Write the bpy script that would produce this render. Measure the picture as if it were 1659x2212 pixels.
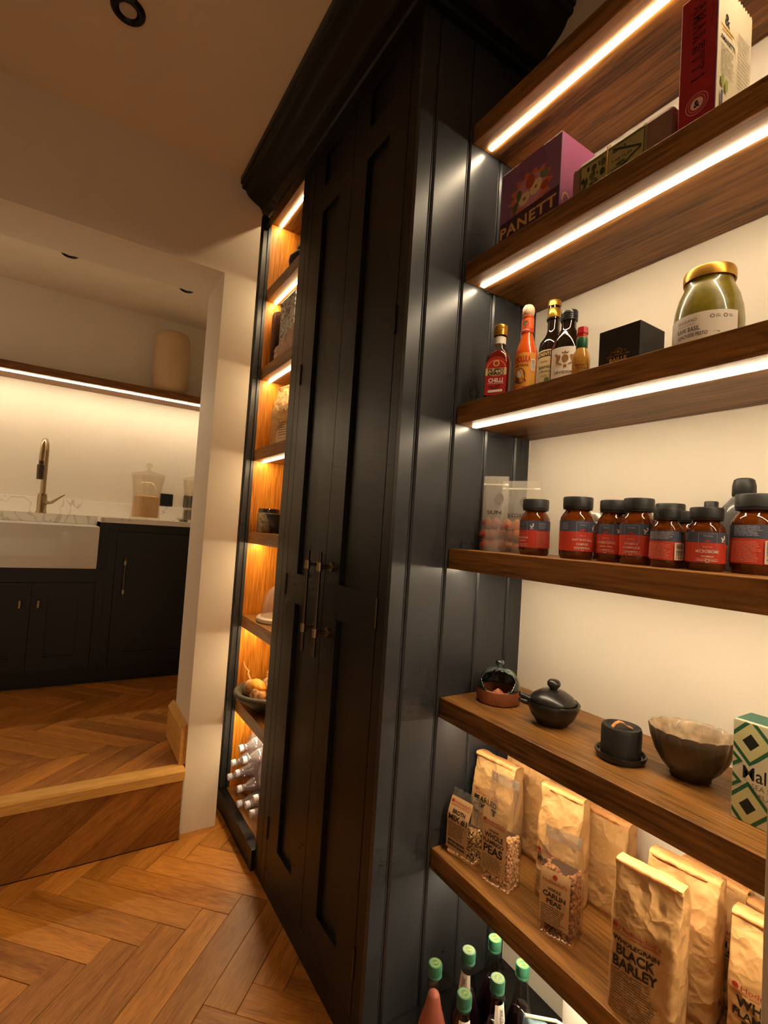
import bpy, bmesh, math, random
from mathutils import Vector, Matrix, noise as mnoise

random.seed(11)
scene = bpy.context.scene
for o in list(bpy.data.objects):
    bpy.data.objects.remove(o, do_unlink=True)
COL = scene.collection
PI = math.pi

# ------------------------------------------------------------------ camera
cam_d = bpy.data.cameras.new('camera')
cam = bpy.data.objects.new('camera', cam_d)
COL.objects.link(cam)
cam_d.sensor_fit = 'AUTO'
cam_d.sensor_width = 36.0
cam_d.lens = 1069.9 * 36.0 / 2212.0
cam_d.clip_start = 0.01
cr = Vector((0.840671, -0.537653, 0.064815))
cu = Vector((-0.077192, -0.000504, 0.997016))
cf = Vector((0.536016, 0.843166, 0.041926))
cam.matrix_world = Matrix(((cr.x, cu.x, -cf.x, 0.0), (cr.y, cu.y, -cf.y, 0.0), (cr.z, cu.z, -cf.z, 1.257), (0, 0, 0, 1)))
scene.camera = cam

# ------------------------------------------------------------------ light and exposure
LED_COL = (1.0, 0.80, 0.53)
LED_PANTRY = 78.0
LED_OPEN = 95.0
LED_KITCHEN = 85.0
world = bpy.data.worlds.new('world')
scene.world = world
world.use_nodes = True
world.node_tree.nodes['Background'].inputs[0].default_value = (1.0, 0.72, 0.45, 1)
world.node_tree.nodes['Background'].inputs[1].default_value = 0.72     # added warm fill standing in for the rest of the house, through the open ends
scene.view_settings.view_transform = 'Standard'
scene.view_settings.look = 'None'
scene.view_settings.gamma = 1.0
scene.view_settings.exposure = 0.0
scene.view_settings.use_curve_mapping = False
cy = scene.cycles
cy.max_bounces = 7
cy.diffuse_bounces = 4
cy.glossy_bounces = 3
cy.transmission_bounces = 4
cy.transparent_max_bounces = 12
cy.sample_clamp_indirect = 6.0
cy.use_adaptive_sampling = True
cy.adaptive_threshold = 0.05
cy.adaptive_min_samples = 12
cy.light_sampling_threshold = 0.02
cy.caustics_reflective = False
cy.caustics_refractive = False


# ------------------------------------------------------------------ materials
def lin(c):
    r = []
    for v in c[:3]:
        v = v / 255.0
        r.append(v / 12.92 if v <= 0.04045 else ((v + 0.055) / 1.055) ** 2.4)
    return (r[0], r[1], r[2], 1.0)


MATS = {}


def new_mat(name):
    m = bpy.data.materials.new(name)
    m.use_nodes = True
    MATS[name] = m
    nt = m.node_tree
    return m, nt, nt.nodes['Principled BSDF'], nt.nodes, nt.links


def add_bump(nt, bsdf, height_socket, strength, dist=0.002):
    b = nt.nodes.new('ShaderNodeBump')
    b.inputs['Strength'].default_value = strength
    b.inputs['Distance'].default_value = dist
    nt.links.new(height_socket, b.inputs['Height'])
    nt.links.new(b.outputs[0], bsdf.inputs['Normal'])
    return b


def flat(name, c, rough=0.5, metal=0.0, spec=0.5, trans=0.0, ior=1.45, noise=0.0, nscale=60, bump=0.0, coat=0.0, alpha=1.0):
    m, nt, b, N, L = new_mat(name)
    col = lin(c)
    b.inputs['Base Color'].default_value = col
    b.inputs['Roughness'].default_value = rough
    b.inputs['Metallic'].default_value = metal
    b.inputs['Specular IOR Level'].default_value = spec
    b.inputs['Transmission Weight'].default_value = trans
    b.inputs['IOR'].default_value = ior
    b.inputs['Coat Weight'].default_value = coat
    b.inputs['Alpha'].default_value = alpha
    tc = N.new('ShaderNodeTexCoord')
    nz = N.new('ShaderNodeTexNoise')
    nz.inputs['Scale'].default_value = nscale
    nz.inputs['Detail'].default_value = 4
    L.new(tc.outputs['Object'], nz.inputs['Vector'])
    if noise > 0:
        mx = N.new('ShaderNodeMix'); mx.data_type = 'RGBA'
        mx.inputs[6].default_value = col
        d = 1.0 - noise
        mx.inputs[7].default_value = (col[0] * d, col[1] * d, col[2] * d, 1)
        rp = N.new('ShaderNodeValToRGB')
        rp.color_ramp.elements[0].position = 0.35
        rp.color_ramp.elements[1].position = 0.65
        L.new(nz.outputs['Fac'], rp.inputs[0])
        L.new(rp.outputs[0], mx.inputs[0])
        L.new(mx.outputs[2], b.inputs['Base Color'])
    if bump > 0:
        add_bump(nt, b, nz.outputs['Fac'], bump, 0.001)
    return m


def wood(name, dark, light, axis='Y', stretch=14.0, scale=9.0, rough=0.5, bump=0.25, rand=0.0, figure=0.5, spec=0.35):
    m, nt, b, N, L = new_mat(name)
    tc = N.new('ShaderNodeTexCoord')
    info = N.new('ShaderNodeObjectInfo')
    ad = N.new('ShaderNodeVectorMath'); ad.operation = 'MULTIPLY_ADD'
    cmb = N.new('ShaderNodeCombineXYZ')
    for k in range(3):
        L.new(info.outputs['Random'], cmb.inputs[k])
    L.new(cmb.outputs[0], ad.inputs[0])
    ad.inputs[1].default_value = (17.3, 9.1, 23.7)
    L.new(tc.outputs['Object'], ad.inputs[2])
    mp = N.new('ShaderNodeMapping')
    s = [1.0, 1.0, 1.0]
    s['XYZ'.index(axis)] = 1.0 / stretch
    mp.inputs['Scale'].default_value = s
    L.new(ad.outputs[0], mp.inputs['Vector'])
    # broad figure
    n1 = N.new('ShaderNodeTexNoise')
    n1.inputs['Scale'].default_value = scale
    n1.inputs['Detail'].default_value = 5
    n1.inputs['Roughness'].default_value = 0.6
    n1.inputs['Distortion'].default_value = 1.3
    L.new(mp.outputs[0], n1.inputs['Vector'])
    # fine pores
    n2 = N.new('ShaderNodeTexNoise')
    n2.inputs['Scale'].default_value = scale * 22
    n2.inputs['Detail'].default_value = 3
    L.new(mp.outputs[0], n2.inputs['Vector'])
    mix = N.new('ShaderNodeMath'); mix.operation = 'MULTIPLY_ADD'
    L.new(n1.outputs['Fac'], mix.inputs[0]); mix.inputs[1].default_value = figure
    m2 = N.new('ShaderNodeMath'); m2.operation = 'MULTIPLY'
    L.new(n2.outputs['Fac'], m2.inputs[0]); m2.inputs[1].default_value = 1.0 - figure
    L.new(m2.outputs[0], mix.inputs[2])
    rp = N.new('ShaderNodeValToRGB')
    rp.color_ramp.elements[0].position = 0.36
    rp.color_ramp.elements[0].color = lin(dark)
    rp.color_ramp.elements[1].position = 0.62
    rp.color_ramp.elements[1].color = lin(light)
    L.new(mix.outputs[0], rp.inputs[0])
    out = rp.outputs[0]
    if rand > 0:
        hs = N.new('ShaderNodeHueSaturation')
        mr = N.new('ShaderNodeMapRange')
        mr.inputs[3].default_value = 1.0 - rand
        mr.inputs[4].default_value = 1.0 + rand
        L.new(info.outputs['Random'], mr.inputs[0])
        L.new(mr.outputs[0], hs.inputs['Value'])
        L.new(out, hs.inputs['Color'])
        out = hs.outputs[0]
    L.new(out, b.inputs['Base Color'])
    b.inputs['Roughness'].default_value = rough
    b.inputs['Specular IOR Level'].default_value = spec
    add_bump(nt, b, n2.outputs['Fac'], bump, 0.0008)
    return m


def emit(name, c, strength):
    m = bpy.data.materials.new(name)
    m.use_nodes = True
    nt = m.node_tree
    nt.nodes.clear()
    e = nt.nodes.new('ShaderNodeEmission')
    e.inputs[0].default_value = (*c, 1)
    e.inputs[1].default_value = strength
    o = nt.nodes.new('ShaderNodeOutputMaterial')
    nt.links.new(e.outputs[0], o.inputs[0])
    MATS[name] = m
    return m


def film(name, tint=(245, 240, 232), gloss=0.12, rough=0.12, haze=0.06):
    """clear plastic film: see-through sheet with a soft sheen"""
    m = bpy.data.materials.new(name)
    m.use_nodes = True
    nt = m.node_tree; N = nt.nodes; L = nt.links
    N.clear()
    tr = N.new('ShaderNodeBsdfTransparent'); tr.inputs[0].default_value = lin(tint)
    gl = N.new('ShaderNodeBsdfGlossy'); gl.inputs['Roughness'].default_value = rough
    df = N.new('ShaderNodeBsdfDiffuse'); df.inputs[0].default_value = lin(tint)
    m1 = N.new('ShaderNodeMixShader'); m1.inputs[0].default_value = haze
    L.new(tr.outputs[0], m1.inputs[1]); L.new(df.outputs[0], m1.inputs[2])
    fr = N.new('ShaderNodeLayerWeight'); fr.inputs[0].default_value = 0.3
    pw = N.new('ShaderNodeMath'); pw.operation = 'POWER'; pw.inputs[1].default_value = 3.0
    L.new(fr.outputs['Facing'], pw.inputs[0])
    ad = N.new('ShaderNodeMath'); ad.operation = 'MULTIPLY_ADD'; ad.inputs[1].default_value = 0.45; ad.inputs[2].default_value = gloss
    L.new(pw.outputs[0], ad.inputs[0])
    m2 = N.new('ShaderNodeMixShader')
    L.new(ad.outputs[0], m2.inputs[0])
    L.new(m1.outputs[0], m2.inputs[1]); L.new(gl.outputs[0], m2.inputs[2])
    tc = N.new('ShaderNodeTexCoord')
    nz = N.new('ShaderNodeTexNoise'); nz.inputs['Scale'].default_value = 45; nz.inputs['Detail'].default_value = 2
    L.new(tc.outputs['Object'], nz.inputs['Vector'])
    bp = N.new('ShaderNodeBump'); bp.inputs['Strength'].default_value = 0.5; bp.inputs['Distance'].default_value = 0.004
    L.new(nz.outputs['Fac'], bp.inputs['Height']); L.new(bp.outputs[0], gl.inputs['Normal'])
    o = N.new('ShaderNodeOutputMaterial')
    L.new(m2.outputs[0], o.inputs[0])
    MATS[name] = m
    return m


def glass(name, tint, rough=0.02):
    """blown glass wall thin enough to look through"""
    m = bpy.data.materials.new(name)
    m.use_nodes = True
    nt = m.node_tree; N = nt.nodes; L = nt.links
    N.clear()
    tr = N.new('ShaderNodeBsdfTransparent'); tr.inputs[0].default_value = lin(tint)
    gl = N.new('ShaderNodeBsdfGlossy'); gl.inputs['Roughness'].default_value = rough
    lw = N.new('ShaderNodeLayerWeight'); lw.inputs[0].default_value = 0.3
    pw = N.new('ShaderNodeMath'); pw.operation = 'POWER'; pw.inputs[1].default_value = 3.0
    L.new(lw.outputs['Facing'], pw.inputs[0])
    fr = N.new('ShaderNodeMath'); fr.operation = 'MULTIPLY_ADD'; fr.inputs[1].default_value = 0.6; fr.inputs[2].default_value = 0.045
    L.new(pw.outputs[0], fr.inputs[0])
    mx = N.new('ShaderNodeMixShader')
    L.new(fr.outputs[0], mx.inputs[0]); L.new(tr.outputs[0], mx.inputs[1]); L.new(gl.outputs[0], mx.inputs[2])
    o = N.new('ShaderNodeOutputMaterial')
    L.new(mx.outputs[0], o.inputs[0])
    MATS[name] = m
    return m


# room
flat('wall_paint', (226, 216, 200), 0.75, noise=0.05, nscale=3, bump=0.05)
flat('ceiling_paint', (238, 222, 200), 0.85, noise=0.04, nscale=4, bump=0.05)
flat('satin_white', (224, 216, 200), 0.35)
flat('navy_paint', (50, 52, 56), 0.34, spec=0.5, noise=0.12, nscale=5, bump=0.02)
flat('navy_door', (20, 19, 20), 0.40, spec=0.45, noise=0.12, nscale=5, bump=0.02)  # cupboard navy again, darkened to offset the fill light on the doors
flat('groove_dark', (10, 11, 14), 0.5)
wood('oak_shelf', (74, 48, 22), (160, 110, 54), 'Y', 16, 7.0, 0.42, 0.35, figure=0.55)
wood('oak_lining', (150, 84, 18), (222, 144, 44), 'Z', 22, 9.0, 0.45, 0.35, figure=0.45)
wood('oak_shelf_kitchen', (84, 50, 24), (150, 98, 48), 'X', 16, 7.0, 0.45, 0.3, figure=0.55)
wood('oak_plank', (138, 82, 26), (196, 130, 54), 'X', 9, 9.0, 0.40, 0.22, rand=0.22, figure=0.62)
wood('riser_plank', (116, 70, 24), (170, 112, 48), 'X', 9, 9.0, 0.42, 0.22, rand=0.15, figure=0.62)
wood('pine_x', (196, 142, 66), (226, 176, 98), 'X', 14, 12.0, 0.45, 0.2)
wood('pine_y', (196, 142, 66), (226, 176, 98), 'Y', 14, 12.0, 0.45, 0.2)
flat('subfloor', (52, 30, 14), 0.8)
emit('led_pantry', LED_COL, LED_PANTRY)
emit('led_open', (1.0, 0.76, 0.42), LED_OPEN)
emit('led_kitchen', LED_COL, LED_KITCHEN)
flat('brass', (150, 128, 92), 0.3, metal=1.0)
flat('brass_dark', (88, 76, 62), 0.38, metal=1.0)
flat('nickel', (168, 146, 116), 0.25, metal=1.0)
flat('black_trim', (14, 12, 12), 0.4)
flat('lens_frost', (200, 186, 172), 0.4)
flat('socket_black', (12, 12, 14), 0.35)
flat('post_paint', (190, 180, 162), 0.35)
flat('ceramic_white', (228, 226, 220), 0.18, coat=0.3)


def marble():
    m, nt, b, N, L = new_mat('marble')
    tc = N.new('ShaderNodeTexCoord')
    nz = N.new('ShaderNodeTexNoise'); nz.inputs['Scale'].default_value = 3.0; nz.inputs['Detail'].default_value = 8
    nz.inputs['Distortion'].default_value = 1.6
    L.new(tc.outputs['Object'], nz.inputs['Vector'])
    rp = N.new('ShaderNodeValToRGB')
    e = rp.color_ramp.elements
    e[0].position = 0.485; e[0].color = lin((234, 228, 218))
    e[1].position = 0.515; e[1].color = lin((234, 228, 218))
    k = rp.color_ramp.elements.new(0.5); k.color = lin((196, 188, 176))
    L.new(nz.outputs['Fac'], rp.inputs[0]); L.new(rp.outputs[0], b.inputs['Base Color'])
    b.inputs['Roughness'].default_value = 0.25


marble()


def pier_paint():
    """painted plaster, rubbed bare in patches near the floor"""
    m, nt, b, N, L = new_mat('pier_paint')
    tc = N.new('ShaderNodeTexCoord')
    sp = N.new('ShaderNodeSeparateXYZ'); L.new(tc.outputs['Object'], sp.inputs[0])
    nz = N.new('ShaderNodeTexNoise'); nz.inputs['Scale'].default_value = 11; nz.inputs['Detail'].default_value = 4
    L.new(tc.outputs['Object'], nz.inputs['Vector'])
    mr = N.new('ShaderNodeMapRange'); mr.inputs[1].default_value = 0.0; mr.inputs[2].default_value = 0.16
    mr.inputs[3].default_value = 0.06; mr.inputs[4].default_value = -0.5
    L.new(sp.outputs[2], mr.inputs[0])
    ad = N.new('ShaderNodeMath'); ad.operation = 'ADD'
    L.new(nz.outputs['Fac'], ad.inputs[0]); L.new(mr.outputs[0], ad.inputs[1])
    rp = N.new('ShaderNodeValToRGB')
    rp.color_ramp.elements[0].position = 0.55; rp.color_ramp.elements[0].color = lin((230, 220, 204))
    rp.color_ramp.elements[1].position = 0.60; rp.color_ramp.elements[1].color = lin((196, 170, 146))
    L.new(ad.outputs[0], rp.inputs[0]); L.new(rp.outputs[0], b.inputs['Base Color'])
    b.inputs['Roughness'].default_value = 0.6


pier_paint()

# ------------------------------------------------------------------ mesh helpers
W = {}          # world matrices of parents, tracked by name


def link(o, parent=None, local=False):
    COL.objects.link(o)
    if parent is not None:
        o.parent = parent
        if not local:
            o.matrix_parent_inverse = W[parent.name].inverted()
    W[o.name] = Matrix.Identity(4)
    return o


def obj(name, bm, mat, parent=None, local=False, smooth=False, bevel=0.0):
    """one mesh object; world coordinates unless local"""
    if isinstance(bm, tuple):
        me = bpy.data.meshes.new(name)
        me.from_pydata(bm[0], [], bm[1])
        me.validate()
    else:
        bmesh.ops.recalc_face_normals(bm, faces=bm.faces)
        if bevel > 0:
            bmesh.ops.bevel(bm, geom=[e for e in bm.edges], offset=bevel, segments=2, affect='EDGES', profile=0.5)
        me = bpy.data.meshes.new(name)
        bm.to_mesh(me)
        bm.free()
    mats = mat if isinstance(mat, (list, tuple)) else [mat]
    for k in mats:
        me.materials.append(MATS[k] if isinstance(k, str) else k)
    if smooth:
        for p in me.polygons:
            p.use_smooth = True
        if smooth != 'all':
            try:
                me.set_sharp_from_angle(angle=math.radians(38))
            except Exception:
                pass
    o = bpy.data.objects.new(name, me)
    return link(o, parent, local)


def box(bm, x0, x1, y0, y1, z0, z1):
    v = [bm.verts.new(p) for p in ((x0, y0, z0), (x1, y0, z0), (x1, y1, z0), (x0, y1, z0), (x0, y0, z1), (x1, y0, z1), (x1, y1, z1), (x0, y1, z1))]
    for f in ((0, 3, 2, 1), (4, 5, 6, 7), (0, 1, 5, 4), (1, 2, 6, 5), (2, 3, 7, 6), (3, 0, 4, 7)):
        bm.faces.new([v[i] for i in f])
    return v


def bx(*b):
    bm = bmesh.new()
    for q in ([b] if not isinstance(b[0], (list, tuple)) else b):
        box(bm, *q)
    return bm


def lathe(bm, prof, seg=32, ox=0.0, oy=0.0, sx=1.0, sy=1.0, mtx=None):
    rings = []
    for r, z in prof:
        if r < 1e-6:
            p = Vector((ox, oy, z))
            rings.append([bm.verts.new(mtx @ p if mtx else p)])
        else:
            ring = []
            for k in range(seg):
                a = 2 * PI * k / seg
                p = Vector((ox + r * sx * math.cos(a), oy + r * sy * math.sin(a), z))
                ring.append(bm.verts.new(mtx @ p if mtx else p))
            rings.append(ring)
    for a, b in zip(rings[:-1], rings[1:]):
        if len(a) == 1 and len(b) == 1:
            continue
        for k in range(seg):
            j = (k + 1) % seg
            if len(a) == 1:
                bm.faces.new((a[0], b[j], b[k]))
            elif len(b) == 1:
                bm.faces.new((a[k], a[j], b[0]))
            else:
                bm.faces.new((a[k], a[j], b[j], b[k]))
    return bm


def lat(prof, seg=32, **k):
    return lathe(bmesh.new(), prof, seg, **k)


def tube(bm, pts, rad, seg=12, cap=True):
    pts = [Vector(p) for p in pts]
    rads = rad if isinstance(rad, (list, tuple)) else [rad] * len(pts)
    rings = []
    up = None
    for i, p in enumerate(pts):
        d = (pts[min(i + 1, len(pts) - 1)] - pts[max(i - 1, 0)]).normalized()
        if up is None:
            up = Vector((0, 0, 1)) if abs(d.z) < 0.9 else Vector((1, 0, 0))
        s = d.cross(up).normalized()
        up = s.cross(d).normalized()
        rings.append([bm.verts.new(p + rads[i] * (math.cos(2 * PI * k / seg) * s + math.sin(2 * PI * k / seg) * up)) for k in range(seg)])
    for a, b in zip(rings[:-1], rings[1:]):
        for k in range(seg):
            j = (k + 1) % seg
            bm.faces.new((a[k], a[j], b[j], b[k]))
    if cap:
        bm.faces.new(rings[0][::-1]); bm.faces.new(rings[-1])
    return bm


def tb(pts, rad, seg=12):
    return tube(bmesh.new(), pts, rad, seg)


def sweep(prof, path_axis, a0, a1, mitre0=0.0, mitre1=0.0):
    """extrude a closed 2D outline; used for cornice and skirting"""
    pass


def thing(name, label, cat, loc=(0, 0, 0), rotz=0.0, group=None):
    o = bpy.data.objects.new(name, None)
    o.empty_display_size = 0.05
    COL.objects.link(o)
    o.location = loc
    o.rotation_euler = (0, 0, rotz)
    W[o.name] = Matrix.Translation(Vector(loc)) @ Matrix.Rotation(rotz, 4, 'Z')
    o['label'] = label
    o['category'] = cat
    if group:
        o['group'] = group
    return o


def tag(o, label, cat, group=None):
    o['label'] = label; o['category'] = cat
    if group:
        o['group'] = group
    return o


def struct(o, label=None):
    o['kind'] = 'structure'
    if label:
        o['label'] = label
    return o


def dup(root, loc, rotz, label):
    r = root.copy(); COL.objects.link(r)
    r.location = loc; r.rotation_euler = (0, 0, rotz); r['label'] = label
    for ch in list(root.children):
        c = ch.copy(); COL.objects.link(c); c.parent = r
        for g in ch.children:
            d = g.copy(); COL.objects.link(d); d.parent = c
    return r


# ------------------------------------------------------------------ lettering
_tc = {}


def text_geo(s, bold=0.0, width=1.0, spacing=1.0):
    key = (s, bold, width, spacing)
    if key not in _tc:
        cu_ = bpy.data.curves.new('t', 'FONT')
        cu_.body = s
        cu_.size = 1.0
        cu_.offset = bold
        cu_.resolution_u = 3
        cu_.space_character = spacing
        cu_.align_x = 'CENTER'
        cu_.align_y = 'CENTER'
        o = bpy.data.objects.new('t', cu_)
        COL.objects.link(o)
        dg = bpy.context.evaluated_depsgraph_get()
        me = o.evaluated_get(dg).to_mesh()
        vs = [(v.co.x, v.co.y) for v in me.vertices]
        fs = [tuple(p.vertices) for p in me.polygons]
        o.evaluated_get(dg).to_mesh_clear()
        bpy.data.objects.remove(o, do_unlink=True)
        if vs:
            x0 = min(v[0] for v in vs); x1 = max(v[0] for v in vs)
            y0 = min(v[1] for v in vs); y1 = max(v[1] for v in vs)
            cx, cy = (x0 + x1) / 2, (y0 + y1) / 2
            w, h = max(x1 - x0, 1e-6), max(y1 - y0, 1e-6)
            vs = [((a - cx) / w, (b - cy) / h) for a, b in vs]
        else:
            w = h = 1
        _tc[key] = (vs, fs, w / h)
    return _tc[key]


class Ink:
    """flat print collected on one surface: f(u, v) gives the point in the thing's own frame"""

    def __init__(self, f):
        self.f = f; self.lay = 0; self.v = []; self.faces = []; self.mi = []; self.mats = []

    def m(self, c):
        if c not in self.mats:
            self.mats.append(c)
        return self.mats.index(c)

    def add(self, pts, faces, c):
        b = len(self.v)
        self.lay += 1
        e = self.lay * 0.00002
        self.v += [tuple(self.f(u, v, e)) for u, v in pts]
        k = self.m(c)
        for q in faces:
            self.faces.append(tuple(b + i for i in q)); self.mi.append(k)

    def poly(self, pts, c):
        self.add(pts, [tuple(range(len(pts)))], c)

    def rect(self, u0, u1, v0, v1, c, n=1):
        pts = []; fs = []
        for i in range(n + 1):
            u = u0 + (u1 - u0) * i / n
            pts += [(u, v0), (u, v1)]
        for i in range(n):
            fs.append((2 * i, 2 * i + 2, 2 * i + 3, 2 * i + 1))
        self.add(pts, fs, c)

    def frame(self, u0, u1, v0, v1, t, c):
        self.rect(u0, u1, v0, v0 + t, c, 4); self.rect(u0, u1, v1 - t, v1, c, 4)
        self.rect(u0, u0 + t, v0, v1, c); self.rect(u1 - t, u1, v0, v1, c)

    def disc(self, u, v, ru, c, rv=None, n=20, rot=0.0):
        rv = rv or ru
        pts = []
        for k in range(n):
            a = 2 * PI * k / n
            x, y = ru * math.cos(a), rv * math.sin(a)
            pts.append((u + x * math.cos(rot) - y * math.sin(rot), v + x * math.sin(rot) + y * math.cos(rot)))
        self.poly(pts, c)

    def ring(self, u, v, r0, r1, c, n=28, asp=1.0):
        pts = []; fs = []
        for k in range(n):
            a = 2 * PI * k / n
            pts += [(u + r0 * math.cos(a), v + asp * r0 * math.sin(a)), (u + r1 * math.cos(a), v + asp * r1 * math.sin(a))]
        for k in range(n):
            j = (k + 1) % n
            fs.append((2 * k, 2 * k + 1, 2 * j + 1, 2 * j))
        self.add(pts, fs, c)

    def text(self, s, u, v, w, h, c, bold=0.02, rot=0.0, spacing=1.0):
        vs, fs, asp = text_geo(s, bold, 1.0, spacing)
        if w is None:
            w = h * asp
        if h is None:
            h = w / asp
        cs, sn = math.cos(rot), math.sin(rot)
        self.add([(u + a * w * cs - b * h * sn, v + a * w * sn + b * h * cs) for a, b in vs], fs, c)

    def lines(self, u0, u1, v0, v1, n, c, t=0.45, ragged=0.25, seg=1):
        for i in range(n):
            v = v1 - (v1 - v0) * (i + 0.5) / n
            hh = (v1 - v0) / n * t / 2
            e = (u1 - u0) * random.uniform(0, ragged)
            # broken into words
            u = u0
            while u < u1 - e:
                q = min(u1 - e, u + (u1 - u0) * random.uniform(0.12, 0.3))
                self.rect(u, q, v - hh, v + hh, c, seg)
                u = q + (u1 - u0) * 0.025

    def build(self, parent, name='lettering', local=True):
        me = bpy.data.meshes.new(name)
        me.from_pydata(self.v, [], self.faces)
        for c in self.mats:
            me.materials.append(ink(c))
        me.polygons.foreach_set('material_index', self.mi)
        me.update()
        o = bpy.data.objects.new(name, me)
        return link(o, parent, local)


def ink(c):
    if isinstance(c, str):
        return MATS[c]
    n = 'ink_%d_%d_%d' % tuple(c[:3])
    if n not in MATS:
        flat(n, c, 0.55)
    return MATS[n]


def front(y, eps=0.0006):
    return lambda u, v, e=0: (u, y - eps - e, v)


def side_r(x, eps=0.0006):
    """the local +X side; u runs away from the viewer"""
    return lambda u, v, e=0: (x + eps + e, u, v)


def wrap(R, eps=0.0005, a0=0.0):
    return lambda u, v, e=0: ((R + eps + e) * math.sin(u / R + a0), -(R + eps + e) * math.cos(u / R + a0), v)


def cyl_patch(R, z0, z1, a0, a1, n=32):
    vs = []; fs = []
    for i in range(n + 1):
        a = a0 + (a1 - a0) * i / n
        vs += [(R * math.sin(a), -R * math.cos(a), z0), (R * math.sin(a), -R * math.cos(a), z1)]
    for i in range(n):
        fs.append((2 * i, 2 * i + 2, 2 * i + 3, 2 * i + 1))
    return vs, fs


SHELF_FACE = -PI / 2      # a thing's front towards the room


def face_to(x, y, blend=1.0):
    """turn so that the front looks from (x,y) towards the aisle"""
    d = Vector((-x, -y)).normalized()
    th = math.atan2(d.x, -d.y)
    return th * blend + SHELF_FACE * (1 - blend)

# ================================================================== THE SETTING
CEIL = 2.732
KF = 0.267          # kitchen floor level
DW0, DW1 = 2.111, 2.39   # doorway wall, front and back faces

struct(obj('floor', bx((-1.35, 1.16, -1.5, 2.12, -0.06, -0.012), (0.475, 1.16, 2.12, 2.39, -0.06, -0.012)), 'subfloor'), 'herringbone oak floor of the pantry passage')
struct(obj('floor.001', bx((-0.62, 0.475, 2.12, 2.39, KF - 0.06, KF - 0.012), (-1.35, 1.4, 2.39, 4.05, KF - 0.06, KF - 0.012)), 'subfloor'), 'raised herringbone oak floor of the kitchen')
floor_a = bpy.data.objects['floor']
floor_b = bpy.data.objects['floor.001']

struct(obj('ceiling', bx(-1.35, 1.4, -1.5, 4.05, CEIL, CEIL + 0.08), 'ceiling_paint'), 'plain painted ceiling')
struct(obj('wall_right', bx(1.128, 1.2, -1.5, 1.0, 0, CEIL), 'wall_paint'), 'cream painted wall behind the pantry shelves')
struct(obj('wall_rear', bx((-1.35, 1.2, -0.72, -0.62, 1.95, CEIL), (-1.35, -1.0, -0.72, -0.62, 0, 1.95), (0.75, 1.2, -0.72, -0.62, 0, 1.95)), 'wall_paint'), 'unseen rear wall with an opening shaped for the fill light')  # unseen, added so less fill light reaches the kitchen doorway header
struct(obj('wall_left', bx(-1.43, -1.35, -0.6, 2.39, 0, CEIL), 'wall_paint'), 'painted wall on the left of the passage')
wb = bmesh.new()
box(wb, 0.475, 0.612, DW0, DW1, 0.0, CEIL)
box(wb, -1.35, 0.475, DW0, DW1, 2.303, CEIL)
box(wb, -1.35, -0.62, DW0, DW1, 0.0, 2.303)
box(wb, 0.612, 1.4, 2.335, DW1, 0.0, CEIL)
struct(obj('wall_doorway', wb, 'pier_paint'), 'cream wall with a wide opening up to the kitchen')
struct(obj('wall_kitchen', bx(-1.35, 1.4, 3.98, 4.05, KF, CEIL), 'wall_paint'), 'cream kitchen wall above the marble upstand')
struct(obj('wall_kitchen_right', bx(1.3, 1.4, 2.39, 3.98, KF, CEIL), 'wall_paint'), 'painted side wall of the kitchen')
struct(obj('trim_bulkhead', bx(1.04, 1.127, -0.3, 0.999, 2.375, CEIL - 0.001), 'wall_paint'), 'painted fascia above the topmost pantry board')


# ---- herringbone planks, each one laid separately
def clip(poly, x0, x1, y0, y1):
    for axis, lim, keep in ((0, x0, 1), (0, x1, -1), (1, y0, 1), (1, y1, -1)):
        out = []
        for i in range(len(poly)):
            a, b = poly[i], poly[(i + 1) % len(poly)]
            ia, ib = (a[axis] - lim) * keep >= 0, (b[axis] - lim) * keep >= 0
            if ia:
                out.append(a)
            if ia != ib:
                t = (lim - a[axis]) / (b[axis] - a[axis])
                out.append((a[0] + t * (b[0] - a[0]), a[1] + t * (b[1] - a[1])))
        poly = out
        if len(poly) < 3:
            return []
    return poly


def area(p):
    return abs(sum(p[i][0] * p[(i + 1) % len(p)][1] - p[(i + 1) % len(p)][0] * p[i][1] for i in range(len(p)))) / 2


PL, PW = 0.475, 0.0925


def plank_mesh(pts, h=0.012):
    """prism with a small chamfer round the top"""
    n = len(pts)
    cx = sum(p[0] for p in pts) / n; cy = sum(p[1] for p in pts) / n
    def ins(p, d):
        dx, dy = p[0] - cx, p[1] - cy
        l = math.hypot(dx, dy)
        k = max(0.0, 1 - d / max(l, 1e-6))
        return (cx + dx * k, cy + dy * k)
    lo = [(p[0], p[1], -h) for p in pts]
    mid = [(p[0], p[1], -0.0012) for p in pts]
    up = [(*ins(p, 0.0016), 0.0) for p in pts]
    fs = [tuple(range(2 * n, 3 * n))]
    for i in range(n):
        j = (i + 1) % n
        fs += [(i, j, n + j, n + i), (n + i, n + j, 2 * n + j, 2 * n + i)]
    me = bpy.data.meshes.new('plank')
    me.from_pydata(lo + mid + up, [], fs)
    return me


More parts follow.
